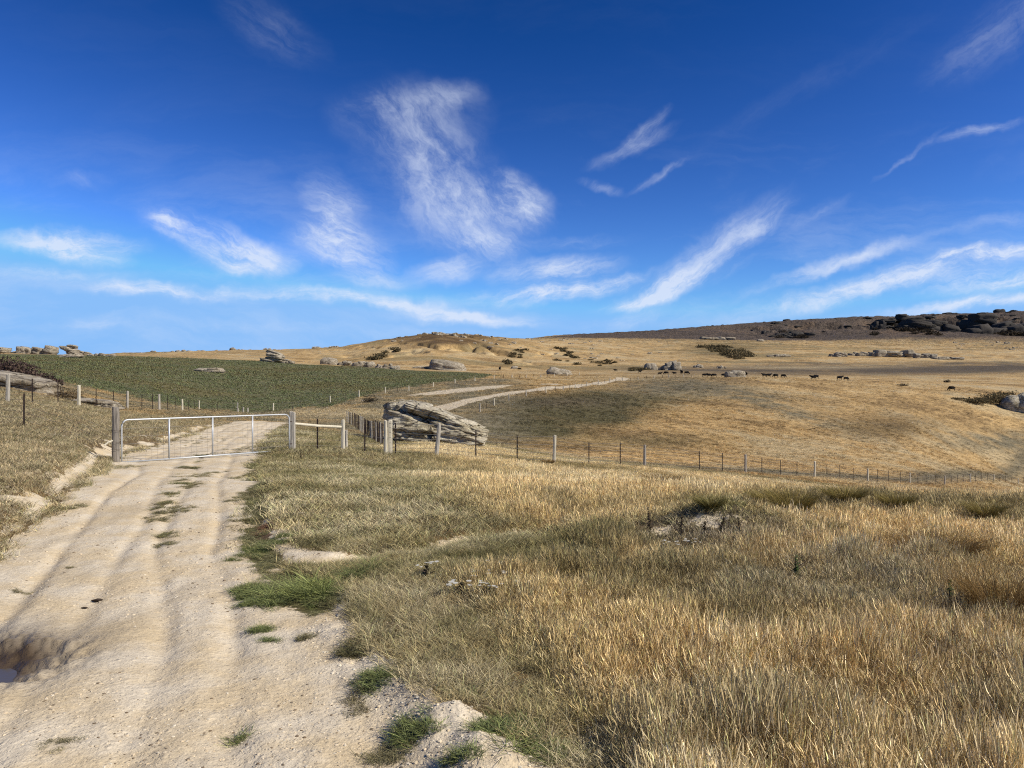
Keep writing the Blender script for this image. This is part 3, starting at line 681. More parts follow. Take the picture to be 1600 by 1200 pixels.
def make(n, r0, r1, power=0, half=38):
    X, Y = sector(int(n*half/38), r0, r1, power, half); L = layout(X, Y, height(X, Y)); return X, Y, L
def sub(X, Y, L, m): return X[m], Y[m], {k: v_[m] for k, v_ in L.items()}
tallp, shortp, greenp, farp, cropp = [], [], [], [], []
for (n, r0, r1, kt, ks, kg, st, ss) in ((30000, 1.9, 8.5, P_TALL, P_SHORT, P_GREEN, 1.0, 1.0), (48000, 8.0, 22, P_MTALL, P_MSHORT, P_GREEN, 1.0, 1.0), (42000, 21, 48, P_MTALL, P_MSHORT, P_GREEN, 1.15, 1.25)):
    X, Y, L = make(n, r0, r1, 0, 72 if r0 < 5 else (58 if r0 < 10 else 48))
    veg = 1-sstep(L['bare']+RNG.uniform(-.22, .22, len(X)), .35, .62); r_ = RNG.rand(len(X))
    isg = (np.clip(L['gp']+L['cpat'], 0, 1) > .35)
    m = (r_ < veg*np.clip(L['tall']*1.25-.06, 0, 1)*(.35+.9*sstep(fbm(X, Y, .38, 3, 85), -.25, .18)))&~isg
    x, y, l = sub(X, Y, L, m); k = len(x)
    hs_ = 1.05*(.5+.75*l['tall'])*RNG.uniform(.7, 1.3, k)*(.85+.9*fbm(x, y, .7, 3, 99))*(1-.25*sstep(y, 20, 40))
    tallp.append((x, y, pick(kt, k), np.full(k, st), hs_/st, vary(cols(l))))
    m = (RNG.rand(len(X)) < veg*(1-.45*L['tall'])*(.4+.7*sstep(fbm(X, Y, .5, 3, 86), -.25, .2)))&~isg
    x, y, l = sub(X, Y, L, m); k = len(x)
    shortp.append((x, y, pick(ks, k), ss*RNG.uniform(.7, 1.35, k), RNG.uniform(.7, 1.3, k), patchy(x, y, vary(cols(l), .34))))
    m = isg&(RNG.rand(len(X)) < veg*.9*sstep(fbm(X, Y, .4, 4, 84), -.3, .15))&(Y < 24)
    x, y, l = sub(X, Y, L, m); k = len(x)
    greenp.append((x, y, pick(kg, k), RNG.uniform(.5, 1.2, k)*(1.0 if r0 < 5 else 1.6), RNG.uniform(.2, .45, k), vary(np.tile(srgb(136,130,88,.88), (k, 1)), .3)))
# extra turf: track verge, patches on the track, lush tufts by the sandy strip
def patch(u, v, ru, rv, n, c, ch=P_GREEN, s0=.6, s1=1.2, y0=2.5, y1=30, zs=(.4, .95)):
    x0, y_, _ = find(u, v, y0, y1)
    dx = ru/FPX*y_; dy = rv*y_*y_/(FPX*1.6)
    a = RNG.rand(n)*6.283; r = RNG.rand(n)**.6
    x = x0+np.cos(a)*r*dx; y = y_+np.sin(a)*r*dy; keep = fbm(x, y, .26, 4, 91)+RNG.uniform(-.12, .12, n) > -.2+.5*r*r
    x, y = x[keep], y[keep]; k = len(x)
    greenp.append((x, y, pick(ch, k), RNG.uniform(s0, s1, k), RNG.uniform(zs[0], zs[1], k), vary(np.tile(c, (k, 1)), .3)))
G1 = srgb(122,128,76,.85); G2 = srgb(140,130,92,.85); G3 = srgb(142,148,86,.85); RD = srgb(140,104,78,.8)
patch(475,935,75,22,420,G1); patch(480,930,62,15,46,G3,P_LONGG,.6,1.15); patch(560,905,28,16,26,G1,P_LONGG,.5,1.0); patch(400,925,40,12,150,G1)
patch(415,855,45,22,420,G1,s0=.5,s1=.95); patch(425,825,28,14,160,RD,zs=(.3,.6)); patch(405,800,32,18,260,G2); patch(395,770,24,14,240,G2,zs=(.4,.8)); patch(400,742,20,12,260,G2,zs=(.5,.9))
patch(385,940,30,9,90,G1,s0=.5,s1=.9); patch(405,983,24,4,26,G1,s0=.5,s1=.9); patch(425,1002,20,4,22,G1,s0=.4,s1=.8); patch(480,997,18,4,16,G2,s0=.4,s1=.8)
patch(270,800,34,9,130,G2,zs=(.25,.5)); patch(268,850,26,5,60,G2,s0=.5,s1=.9,zs=(.25,.5)); patch(255,812,20,5,40,G2,zs=(.25,.5)); patch(318,742,26,10,130,G2,zs=(.3,.6)); patch(300,760,20,6,60,G2,zs=(.3,.6))
patch(195,730,18,8,60,G2,zs=(.5,.9)); patch(105,795,22,5,50,G2); patch(30,925,30,4,18,G2,s0=.4,s1=.7,zs=(.3,.5)); patch(110,888,16,3,10,G2,s0=.4,s1=.7,zs=(.3,.5))
patch(85,1160,55,22,46,G2,s0=.3,s1=.6,zs=(.2,.4)); patch(375,1157,16,6,8,G1,s0=.4,s1=.8)
patch(590,1060,42,26,95,G1,s0=.5,s1=1.0); patch(555,1020,30,20,60,srgb(120,112,76,.8)); patch(650,1135,44,20,70,G1,s0=.5,s1=1.0); patch(785,1145,55,22,90,G1,s0=.6,s1=1.2); patch(700,1190,60,14,50,G1,s0=.5,s1=1.0); patch(560,1095,30,30,40,srgb(126,116,84,.8),s0=.4,s1=.8); patch(600,1180,50,20,30,G2,s0=.4,s1=.8); patch(740,1085,36,12,44,G1)
patch(880,1185,80,14,60,G1,s0=.8,s1=1.5); patch(410,700,30,12,300,G2,zs=(.6,1.0),y1=36); patch(430,690,18,14,200,G2,y1=40); patch(285,690,50,14,200,G2,y0=22,y1=40)
stuff('dry_grass', 'tall golden dry grass standing over the right half of the foreground', tallp)
stuff('short_grass', 'short grey-brown matted pasture grass beside the dirt track', shortp)
stuff('green_turf', 'patches of low green turf along and on the dirt track', greenp)
X, Y, L = make(90000, 44, 330, 1, 44)
m = (L['fld'] < .3)&(L['bare'] < .4)&(RNG.rand(len(X)) < .9); x, y, l = sub(X, Y, L, m); k = len(x)
tf = (fbm(x, y, 6, 3, 95)+RNG.uniform(-.25, .25, k)) > .10
cc = l['col']*1.12
cc = np.where((RNG.rand(k) < .22)[:, None], cc*.55, cc)
sc_ = np.clip(y/100, .6, 1.5)*RNG.uniform(.7, 1.3, k)
farp.append((x, y, np.where(tf, pick(P_FAR, k), pick(P_FARS, k)), sc_, RNG.uniform(.3, .75, k), vary(cc, .25)))
stuff('pasture_grass', 'tufted dry grass covering the slopes beyond the fences', farp)
X, Y, L = make(60000, 60, 330, 1, 44)
m = (L['fld'] > .6); x, y, l = sub(X, Y, L, m); k = len(x)
cropp.append((x, y, pick(P_CROP, k), np.clip(y/110, .6, 1.8)*RNG.uniform(.6, 1.1, k), RNG.uniform(.5, .9, k), vary(l['col']*1.2, .16)))
stuff('leaf_crop', 'low leafy green crop covering the field on the left', cropp)

# loose stones on the track
def stone_mesh(seed):
    rng = random.Random(seed); bm = bmesh.new(); bmesh.ops.create_icosphere(bm, subdivisions=1, radius=1)
    for v in bm.verts: v.co = Vector((v.co.x*1.2, v.co.y, v.co.z*.62))*rng.uniform(.75, 1.2)
    me = bpy.data.meshes.new('stone'); bm.to_mesh(me); bm.free(); me.materials.append(M_GSTONE); return me
M_GSTONE, t, b = newmat('gravel_stone'); t.l.new(t.attr('gcol', 'INSTANCER').outputs['Color'], b.inputs['Base Color'])
gi0 = len(protos.objects)
for i in range(3): protos.objects.link(bpy.data.objects.new('clump_%02d' % (gi0+i), stone_mesh(i)))
X, Y = sector(60000, 2.2, 16, 1); L = layout(X, Y, height(X, Y))
m = (L['bare'] > .5)&(np.hypot(X-PUD[0], Y-PUD[1]) > 1.0)&(fbm(X, Y, 1.1, 3, 97)+RNG.uniform(-.3, .3, len(X)) > .02); x, y, l = sub(X, Y, L, m); k = len(x)
s_ = .0022+.0085*RNG.rand(k)**4; s_ = s_*np.clip(y/5, .9, 1.6)
cs = np.where((RNG.rand(k) < .22)[:, None], srgb(120,104,84,.8), srgb(202,186,158,.85))
stuff('gravel', 'loose gravel and clods scattered on the dirt track', [(x, y, gi0+RNG.randint(0, 3, k), s_, np.full(k, 1.0), vary(cs, .2))])
x0 = RNG.uniform(-1.4, .4, 5200); y0 = RNG.uniform(2.3, 5.6, 5200); bx = np.interp(y0, [1.5, 3.2, 4.0, 4.7, 5.5], [.4, -.08, -.5, -.95, -1.25])
m = np.abs(x0-bx+RNG.normal(0, .08, 5200)) < .26; x0, y0 = x0[m], y0[m]; k = len(x0)
stuff('gravel', 'pale crumbled earth heaped along the right edge of the dirt track', [(x0, y0, gi0+RNG.randint(0, 3, k),   .003+.010*RNG.rand(k)**3, np.full(k, 1.0), vary(np.tile(srgb(214,200,172,.85), (k, 1)), .18))])

# ------------------------------------------------------------------ rocks
def cubesphere(n):
    g = np.linspace(-1, 1, n+1); a, b_ = np.meshgrid(np.tan(g*math.pi/4), np.tan(g*math.pi/4), indexing='ij'); o = np.ones_like(a)
    V = []; F = []
    for ax in range(3):
        for sg in (-1, 1):
            c = [None]*3; c[ax] = o*sg; c[(ax+1) % 3] = a*sg; c[(ax+2) % 3] = b_
            base_ = len(V)*(n+1)**2; V.append(np.stack(c, -1).reshape(-1, 3))
            i, j = np.meshgrid(np.arange(n), np.arange(n), indexing='ij')
            F.append(np.stack([i*(n+1)+j, (i+1)*(n+1)+j, (i+1)*(n+1)+j+1, i*(n+1)+j+1], -1).reshape(-1, 4)+base_)
    V = np.concatenate(V); F = np.concatenate(F); key = np.round(V/np.linalg.norm(V, axis=1, keepdims=True)*1e5).astype(int)
    _, first, inv = np.unique(key, axis=0, return_index=True, return_inverse=True)
    V = V[first]; return V/np.linalg.norm(V, axis=1, keepdims=True), inv.ravel()[F]
_CS = {n: cubesphere(n) for n in (7, 12, 30)}
def n3d(p, s, seed, o=3): return (fbm(p[:, 0], p[:, 1]+p[:, 2]*.7, s, o, seed)+fbm(p[:, 1]+5, p[:, 2]*1.3, s, o, seed+5)+fbm(p[:, 2]*1.3+9, p[:, 0], s, o, seed+9))/1.7
def block(c, hx, hy, hz, tilt, seed, res=12, strata=6, rough=.07, amp=1.0, rd=0.0):
    """angular block of layered schist"""
    rng = np.random.RandomState(seed); D, F = _CS[res]
    P_ = [(np.array(v_, float), d) for v_, d in (((0,0,1),1),((0,0,-1),1),((1,0,0),1),((-1,0,0),1),((0,1,0),1),((0,-1,0),1))]
    for i in range(9):
        v_ = rng.normal(size=3); v_[2] *= .7; v_ /= np.linalg.norm(v_); P_.append((v_, rng.uniform(.98, 1.3)))
    r = np.full(len(D), 9.0)
    for nrm, d in P_:
        dt = D @ nrm; r = np.where(dt > 1e-3, np.minimum(r, d/np.maximum(dt, 1e-3)), r)
    r = r*(1-rd)+rd; Q = D*r[:, None]
    # ledges: every bed sticks out by its own amount
    zz = Q[:, 2]*strata/2+n3d(Q, 1.5, seed % 50, 2)*.35; k = np.floor(zz); fr = zz-k
    amt = rng.uniform(-.13, .10, 64); e = amt[(k.astype(int)) % 64]*(1-sstep(fr, .82, 1.0))+amt[(k.astype(int)+1) % 64]*sstep(fr, .82, 1.0)
    side = np.clip(1.15-np.abs(Q[:, 2]), 0, 1)
    Q[:, 0] *= 1+e*side*1.1*amp; Q[:, 1] *= 1+e*side*1.4*amp
    Q = Q*(1+n3d(Q, .9, seed % 40+3, 4)[:, None]*rough*2.2)
    Q = Q*np.array([hx, hy, hz]); a = math.radians(tilt)
    x = Q[:, 0]*math.cos(a)+Q[:, 2]*math.sin(a); z = -Q[:, 0]*math.sin(a)+Q[:, 2]*math.cos(a)
    return np.stack([x+c[0], Q[:, 1]+c[1], z+c[2]], -1), F
def rock_object(name, blocks, mat, smooth=False):
    Vs, Fs, n = [], [], 0
    for V, F in blocks: Vs.append(V); Fs.append(F+n); n += len(V)
    return link(bpy.data.objects.new(name, mesh_np(name, np.concatenate(Vs), np.concatenate(Fs), mat, smooth)))
def outcrop_blocks(wd, ht, seed, style, res=7):
    rng = random.Random(seed); B = []
    n = {'tor': 5, 'row': 7, 'dome': 4, 'slabs': 8}[style]; tilt = rng.uniform(-14, 14)
    for i in range(n):
        if style == 'dome': x = rng.uniform(-.25, .25)*wd; hx = wd*rng.uniform(.3, .42); hz = ht*rng.uniform(.55, .85); z = ht*.12
        elif style == 'row': x = (-.42+.84*i/(n-1))*wd; hx = wd*rng.uniform(.08, .17); hz = ht*rng.uniform(.3, .62); z = hz*.4
        elif style == 'tor': x = rng.uniform(-.3, .3)*wd; lv = i/(n-1); hx = wd*rng.uniform(.22, .36); hz = ht*.17; z = ht*(.12+.68*lv); x *= (1-lv*.4)
        else: x = rng.uniform(-.4, .4)*wd; hx = wd*rng.uniform(.1, .22); hz = ht*rng.uniform(.18, .4); z = ht*rng.uniform(.05, .6)*(1-abs(x)/wd*1.6)
        hy = min(hx, wd*.25)*rng.uniform(.8, 1.3)+ht*.1
        B.append(block((x, rng.uniform(-.15, .15)*wd*.5, z), hx, hy, hz, tilt+rng.uniform(-6, 6), seed*13+i, max(res, 12) if style == 'dome' else res, rng.choice((4, 6, 8)), .07, .45 if style == 'dome' else .8, .65 if style == 'dome' else .15))
    return B
def rock(u, v, wpx, hpx, y0, y1, style, label, seed, cat='rock', group=None, mat=None, res=7, name='rock_outcrop', Yf=None):
    if Yf: X, Y = at(u, Yf), Yf; Z = H(X, Y)
    else: X, Y, Z = find(u, v, y0, y1)
    wd = wpx/FPX*Y; ht = hpx/FPX*Y
    o = rock_object(name, outcrop_blocks(wd, ht, seed, style, res), mat or M_ROCK)
    o.location = (X, Y, Z-ht*.06); tag(o, label, cat, group); return o
# big lichened boulder behind the fence, built of tilted beds
YB = 43.0; kk = YB/FPX/4*.96
XB = at(600, YB); ZB = CAMZ-(690-600)/FPX*YB
slabs = [  # cx, cz in crop units, half length, half height, tilt, y offset, half depth
 (915,548,112,46,4,.15,1.1),(1010,528,110,30,9,.2,1.2),(1185,583,232,26,17.5,.1,1.5),(975,600,128,40,7,-.1,1.3),(1010,668,118,46,6,-.35,1.2),(1040,722,110,28,5,-.5,1.1),
 (1085,640,60,90,12,.5,1.0),(1262,650,165,42,15,-.15,1.3),(1300,702,165,40,10,-.45,1.3),(1240,735,110,30,5,-.5,1.0),(1395,700,75,36,14,-.1,1.1),(1340,645,110,20,18,.2,1.2),(880,610,60,52,6,.4,1.0),(1120,690,60,70,8,.6,1.0)]
bl = []
for i, (cx, cz, hx, hz, ti, yo, hy) in enumerate(slabs):
    bl.append(block(((cx-800)*kk, yo, (760-cz)*kk), hx*kk, hy*1.05, hz*kk*1.22, ti, 500+i, 30, (4, 3, 3, 5)[i % 4], .085, .36))
o = rock_object('boulder', bl, M_HERO); o.location = (XB, YB, min(ZB, H(XB+3, YB)+.35)-.12)
tag(o, 'big lichen-covered layered boulder sloping down to the right behind the strainer posts', 'boulder')

i_ = 100
for (u, v, wp, hp, y0, y1, st, lab) in [
 (8,549,44,11,250,345,'slabs','long low grey outcrop on the skyline at the left edge of the photo'),
 (27,550,16,6,250,345,'slabs','small low rock between the left edge outcrop and the flat-topped outcrop'),
 (56,552,52,16,250,345,'row','blocky flat-topped grey outcrop on the skyline left of the overhanging tor'),
 (109,554,30,17,250,345,'tor','dark-fronted overhanging tor on the left skyline above the green field'),
 (130,554,22,7,250,345,'slabs','low rock slab just right of the overhanging tor'),
 (152,556,26,6,250,345,'row','low rocks ending the left skyline row'),
 (174,557,14,4,250,345,'dome','small rounded rock at the right end of the left skyline row'),
 (110,558,34,5,200,300,'dome','pale flat slab below the overhanging tor at the field edge'),
 (327,581,44,8,120,260,'dome','pale flat rock lying alone within the green field'),
 (424,562,42,18,250,345,'tor','dark layered tor standing at the far edge of the green field'),
 (448,563,26,9,250,345,'slabs','low rubble rock just right of the dark layered tor'),
 (515,569,28,13,260,360,'dome','grey rounded rock at the left of the outcrop row beyond the field'),
 (540,571,24,11,260,360,'slabs','grey slab rock second from left in the row beyond the field'),
 (567,573,36,14,260,360,'slabs','broken grey outcrop with dark clefts beyond the field'),
 (599,575,26,9,260,360,'row','low grey rock between the dark clefted outcrop and the dark boulder'),
 (616,577,16,7,260,360,'dome','small dark boulder at the field edge left of the pale dome'),
 (667,576,40,8,300,420,'slabs','low grey rocks at the left foot of the pale dome'),
 (702,578,66,20,300,420,'dome','large pale dome-shaped outcrop beyond the right end of the green field'),
 (873,585,36,12,270,420,'dome','pale rounded rock in tan pasture right of the fence posts'),
 (806,576,14,5,300,480,'dome','small pale rock left of the pale rounded rock'),
 (1018,574,22,12,380,520,'dome','squarish grey rock left of the pointed grey outcrop'),
 (1034,575,16,7,380,520,'slabs','small rock between the squarish rock and the pointed grey outcrop'),
 (1054,572,36,22,380,520,'slabs','pointed grey outcrop rising above the cattle'),
 (1092,568,16,6,380,560,'dome','small dark-sided rock right of the pointed grey outcrop'),
 (1127,566,14,6,380,560,'row','small rock farthest right of the pointed grey outcrop'),
 (1149,588,28,12,270,330,'dome','pale rock standing among the black cattle'),
 (1217,557,36,4,500,900,'row','row of tiny pale rocks on the plain beyond the brown ground'),
 (1310,557,28,10,500,900,'slabs','dark pointed rock at the left end of the long plain outcrop'),
 (1346,556,34,8,500,900,'row','low dark rocks left of the highest part of the plain outcrop'),
 (1382,557,46,18,500,900,'slabs','highest dark part of the long outcrop on the plain'),
 (1416,558,40,15,500,900,'slabs','jagged pale-faced part of the long outcrop on the plain'),
 (1446,559,34,9,500,900,'row','jagged low rocks right of the pale-faced outcrop on the plain'),
 (1480,561,44,5,500,900,'row','low rocks at the right end of the long plain outcrop'),
 (1120,530,50,5,1200,1800,'row','thin row of far pale rocks at the foot of the dark mountain'),
 (1188,533,12,4,1000,1700,'dome','tiny far rock under the left mountain slope'),
 ]:
    i_ += 1; rock(u, v, wp, hp, y0, y1, st, lab, i_, 'rock')
rock(1592,640,62,32,200,262,'dome','grey boulder with dark clefts at the right edge beyond the grass slope',171,'boulder',res=12,name='boulder',mat=M_HERO)
# low rock shelves at the left behind the wire fence
o = rock_object('rock_shelf', [block((0,0,0), 3.0,2.2,1.15,9,901,30,5,.05), block((-2.2,-.3,.55), 2.2,2.0,.85,6,902,30,5,.05), block((1.8,-.6,-.35), 1.7,1.5,.7,12,903,12,5,.05)], M_ROCK)
X, Y, Z = find(20, 606, 38, 60); o.location = (at(14, 47), 47, H(at(14, 47), 47)-.38); tag(o, 'low brown rock shelf rising behind the wire fence at the left edge', 'rock')
o = rock_object('rock_shelf', [block((0,0,0), 1.0,.9,.28,6,911,12,4,.05), block((.7,-.1,-.1), .7,.6,.2,6,912,12,4,.05)], M_ROCK)
o.location = (at(150, 43), 43, H(at(150, 43), 43)+.08); tag(o, 'small flat rock shelf behind the wire fence near the field corner', 'rock')
# crags of the dark mountain
i_ = 300
for (u, v, wp, hp, st, lab) in [
 (1408,505,44,12,'slabs','dark crag high on the mountain slope, leftmost of the dark cliff group'),
 (1448,516,56,15,'slabs','broad dark crag in the middle of the cliff group above the long plain outcrop'),
 (1402,526,34,12,'slabs','dark crag at the left foot of the cliff group'),
 (1432,534,66,15,'slabs','long dark crag at the foot of the cliff group'),
 (1470,524,34,12,'row','broken grey crag right of the broad dark crag'),
 (1500,518,36,13,'slabs','grey crag between the two dark cliff groups'),
 (1530,513,50,22,'slabs','tall dark crag of the right cliff group'),
 (1550,524,50,16,'row','lower dark crag of the right cliff group'),
 (1588,520,44,26,'slabs','tallest dark cliff at the right edge of the mountain'),
 (1240,526,36,8,'row','dark rocks low on the left part of the mountain'),
 (1222,528,26,6,'slabs','small dark rocks low at the left end of the mountain crags'),
 (1372,514,14,12,'row','thin dark crag in the gully left of the cliff groups'),
 (1562,487,14,8,'dome','dark knob crowning the mountain skyline near the right edge'),
 (1425,495,22,4,'row','low dark rocks on the mountain skyline above the cliffs'),
 (1340,496,30,3,'row','thin dark rocks along the mountain skyline left of the cliffs'),
 (1485,491,22,3,'row','small dark rocks on the mountain skyline between the cliffs and the knob'),
 ]:
    i_ += 1; rock(u, v, wp*(1.5 if v > 500 else 1), hp*(1.35 if v > 500 else .7), 1900, 2620, st, lab, i_, 'crag', mat=M_CRAG, name='crag')
def strew(n, us, ys, wpx, hpx, label, group, seed, mat=None, cond=None, name='rock'):
    rng = random.Random(seed); src = [rock_object(name, outcrop_blocks(1.0, .45, seed*7+j, ('dome', 'slabs', 'row')[j % 3]), mat or M_ROCK) for j in range(3)]
    for k in range(n):
        o = src[k] if k < 3 else src[k % 3].copy()
        if k >= 3: COL.objects.link(o)
        u = rng.uniform(*us); Y = rng.uniform(*ys); X = at(u, Y)
        s = rng.uniform(*wpx)/FPX*Y; o.location = (X, Y, H(X, Y)-s*.06); o.scale = (s, s, s*hpx*rng.uniform(.7, 1.3)); o.rotation_euler = (0, 0, rng.uniform(-.6, .6))
        tag(o, label, 'rock', group)
strew(46, (610,810), (690,830), (2.5,9), .9, 'small grey rock strewn over the rounded middle hill', 'rocks strewn over the middle hill', 21)
strew(14, (650,760), (730,760), (6,14), .7, 'grey rock on the crown of the rounded middle hill', 'rocks on the crown of the middle hill', 22)
strew(44, (215,440), (900,1600), (4,12), .9, 'tiny far rock along the skyline above the green field', 'far skyline rocks above the green field', 23)
strew(10, (490,530), (780,900), (6,14), .6, 'far rock on the low ridge left of the middle hill', 'rocks on the low ridge', 24)
strew(46, (800,1070), (650,1450), (3,9), .8, 'small pale rock on the tan upland left of the mountain', 'rocks on the tan upland', 25)
strew(22, (1490,1600), (1100,1650), (4,9), .8, 'small pale rock at the foot of the mountain by the right edge', 'rocks at the foot of the mountain', 26)
strew(110, (1180,1600), (2050,2520), (4,20), .55, 'small dark rock on the upper mountain slope', 'rocks on the upper mountain slope', 27, M_CRAG)
strew(40, (880,1330), (2440,2600), (2,6), .7, 'tiny dark rock along the long mountain skyline', 'rocks along the mountain skyline', 28, M_CRAG)
strew(16, (1100,1300), (300,700), (2,5), .7, 'tiny rock lying on the brown plain beyond the cattle', 'rocks on the brown plain', 29)
strew(9, (560,640), (100,130), (6,14), .5, 'low grey rock in rough grass left of the big boulder', 'rocks in rough grass by the boulder', 30)

# ------------------------------------------------------------------ shrubs and plants
def leafcloud(n, rx, ry, rz, leaf, cols_, seed, lift=.5):
    rng = np.random.RandomState(seed); d = rng.normal(size=(n, 3)); d /= np.linalg.norm(d, axis=1, keepdims=True)
    r = rng.rand(n)**.45; P_ = d*r[:, None]; k = n3d(P_*1.0+seed, .6, seed % 30, 3); keep = k > -.22; P_ = P_[keep]*(1+k[keep][:, None]*.7); n = len(P_)
    P_ = P_*np.array([rx, ry, rz]); P_[:, 2] = np.abs(P_[:, 2]+rz*lift*.4)
    a = rng.normal(size=(n, 3)); a /= np.linalg.norm(a, axis=1, keepdims=True); b_ = np.cross(a, rng.normal(size=(n, 3))); b_ /= np.linalg.norm(b_, axis=1, keepdims=True)
    s = leaf*rng.uniform(.5, 1.3, (n, 1)); V = np.stack([P_-a*s, P_-b_*s*.45, P_+a*s, P_+b_*s*.45], 1).reshape(-1, 3); V[:, 2] = np.maximum(V[:, 2], -.02)
    F = np.arange(4*n).reshape(-1, 4); c = np.array(cols_)[rng.randint(0, len(cols_), n)]*rng.uniform(.65, 1.3, (n, 1))
    C = np.repeat(np.concatenate([c, np.ones((n, 1))], 1), 4, 0); return V, F, C
def twigs(n, r, h, seed, rad=.012):
    rng = random.Random(seed); m = MB()
    for i in range(n):
        a = rng.uniform(0, 6.283); f = rng.uniform(.3, 1)*r; m.tube([(0.05*math.cos(a), .05*math.sin(a), -.1), (f*.4*math.cos(a), f*.4*math.sin(a), h*.5), (f*math.cos(a), f*math.sin(a), h*rng.uniform(.75, 1.05))], [rad, rad*.7, rad*.3], 4)
    return m
M_TWIG = simple('dry_twig', srgb(96,80,68,.8), .9, .3, 8)
def shrub(X, Y, rx, rz, cols_, label, seed, n=900, leaf=.06, group=None, name='shrub', parts=False):
    V, F, C = leafcloud(n, rx, rx*.9, rz, leaf, cols_, seed); me = mesh_np('crown', V, F, M_PLANT, False, dict(bv=('FLOAT_COLOR', C)))
    if parts:
        o = empty(name, (X, Y, H(X, Y))); link(bpy.data.objects.new('crown', me), o); twigs(14, rx*.8, rz*.9, seed).build('stem', M_TWIG, o)
    else:
        o = link(bpy.data.objects.new(name, me)); o.location = (X, Y, H(X, Y))
    tag(o, label, 'shrub', group); return o
DRY = [srgb(84,66,62,.75), srgb(100,82,72,.75), srgb(70,56,54,.75), srgb(116,98,82,.75)]
SCR = [srgb(96,88,62,.75), srgb(118,104,72,.75), srgb(76,72,54,.75), srgb(136,116,80,.75)]
DKS = [srgb(62,54,42,.7), srgb(78,66,50,.7), srgb(50,46,38,.7), srgb(92,78,58,.7)]
for (u, Yd, rx, rz, lab) in ((-12,56,2.3,1.6,'dry purple-brown shrub at the left edge above the rock shelf'), (20,57,2.0,1.4,'dry purple-brown shrub behind the rock shelf, second from the left edge'), (54,58,1.6,.9,'low dry shrub at the right end of the purple-brown shrubs')):
    shrub(at(u, Yd), Yd, rx, rz, DRY, lab, int(u)+40, 9000, .11, parts=True)
shrub(at(104,45), 45, .9, .5, [srgb(124,106,76,.8), srgb(100,84,60,.8)], 'brownish bush between the two rock shelves behind the wire fence', 77, 1500, .06, parts=True)
shrub(at(578,112), 112, 1.2, .9, DKS, 'small dark bush in rough grass left of the big boulder', 78, 900, .09)
shrub(at(1495,238), 238, 2.6, .5, SCR, 'flat dark scrub patch left of the right edge boulder', 79, 900, .2)
for k, (u, Yd, rx, rz) in enumerate(((1525,236,4.0,1.5),(1548,240,4.5,2.6),(1570,243,4.2,3.4))):
    shrub(at(u, Yd), Yd, rx, rz, SCR, ('olive scrub at the left end of the mound by the right edge boulder', 'olive scrub in the middle of the mound by the right edge boulder', 'olive scrub against the left side of the right edge boulder')[k], 80+k, 1800, .3)
shrub(at(1410,270), 270, 2.2, .6, DKS, 'small reddish dead scrub on the grass slope left of the lone cow', 84, 400, .2)
shrub(at(1480,330), 330, 1.6, 1.2, DKS, 'tiny dark bush on the far grass edge near the right', 85, 300, .25)
def shrubs(n, poly, cols_, label, group, seed, rx, leaf, flat=.55, nn=260, yr=(600, 1100)):
    rng = random.Random(seed); src = []
    for k in range(n):
        t_ = rng.random(); (u0, v0), (u1, v1) = poly; u = u0+(u1-u0)*t_+rng.gauss(0, 6); v = v0+(v1-v0)*t_+rng.gauss(0, 2.6)
        X, Y, Z = find(u, v, *yr); s = rng.uniform(.6, 1.3)
        if k < 3: o = shrub(X, Y, rx, rx*flat, cols_, label, seed+k, nn, leaf, group); src.append(o)
        else: o = src[k % 3].copy(); COL.objects.link(o)
        o.location = (X, Y, Z); o.scale = (s*1.3, s, s); o.rotation_euler = (0, 0, rng.uniform(0, 6.28))
shrubs(34, ((1085,536),(1178,558)), SCR, 'dark matagouri shrub in the scrub patch above the pointed outcrop', 'shrubs of the dark scrub patch', 400, 5, .9)
shrubs(22, ((1115,545),(1165,562)), SCR, 'dark shrub at the lower edge of the scrub patch above the pointed outcrop', 'shrubs at the lower edge of the scrub patch', 410, 6, .9)
shrubs(14, ((872,566),(962,568)), SCR, 'dark low shrub in the row left of the squarish rock', 'shrub row left of the squarish rock', 420, 2.4, .5, yr=(380, 700))
shrubs(12, ((785,572),(818,548)), SCR, 'dark shrub in the gully at the right of the middle hill', 'shrubs in the gully of the middle hill', 430, 3.2, .6, yr=(400, 780))
shrubs(12, ((585,563),(622,545)), SCR, 'dark shrub in the small gully at the left of the middle hill', 'shrubs in the left gully of the middle hill', 440, 2.8, .6, yr=(400, 780))
shrubs(14, ((870,545),(900,560)), SCR, 'reddish brown shrub in the shallow gully on the tan upland', 'shrubs in the upland gully', 450, 3.2, .7, yr=(500, 1100))
shrubs(16, ((1370,512),(1355,535)), DKS, 'dark shrub in the narrow mountain gully', 'shrubs in the mountain gully', 460, 11, 1.8, yr=(1850, 2500))
shrubs(26, ((1400,510),(1480,532)), DKS, 'dark shrub between the crags of the left cliff group', 'shrubs between the left crags', 470, 15, 2.4, yr=(1850, 2500))
shrubs(26, ((1510,508),(1600,528)), DKS, 'dark shrub between the crags of the right cliff group', 'shrubs between the right crags', 480, 17, 2.6, yr=(1850, 2500))
shrubs(14, ((1215,522),(1262,529)), DKS, 'dark shrub around the low crags at the left part of the mountain', 'shrubs around the low left crags', 490, 11, 1.8, yr=(1850, 2500))
shrubs(10, ((985,578),(1012,574)), SCR, 'dark shrub at the left foot of the squarish rock', 'shrubs at the foot of the squarish rock', 495, 3, .5, .35, yr=(340, 520))

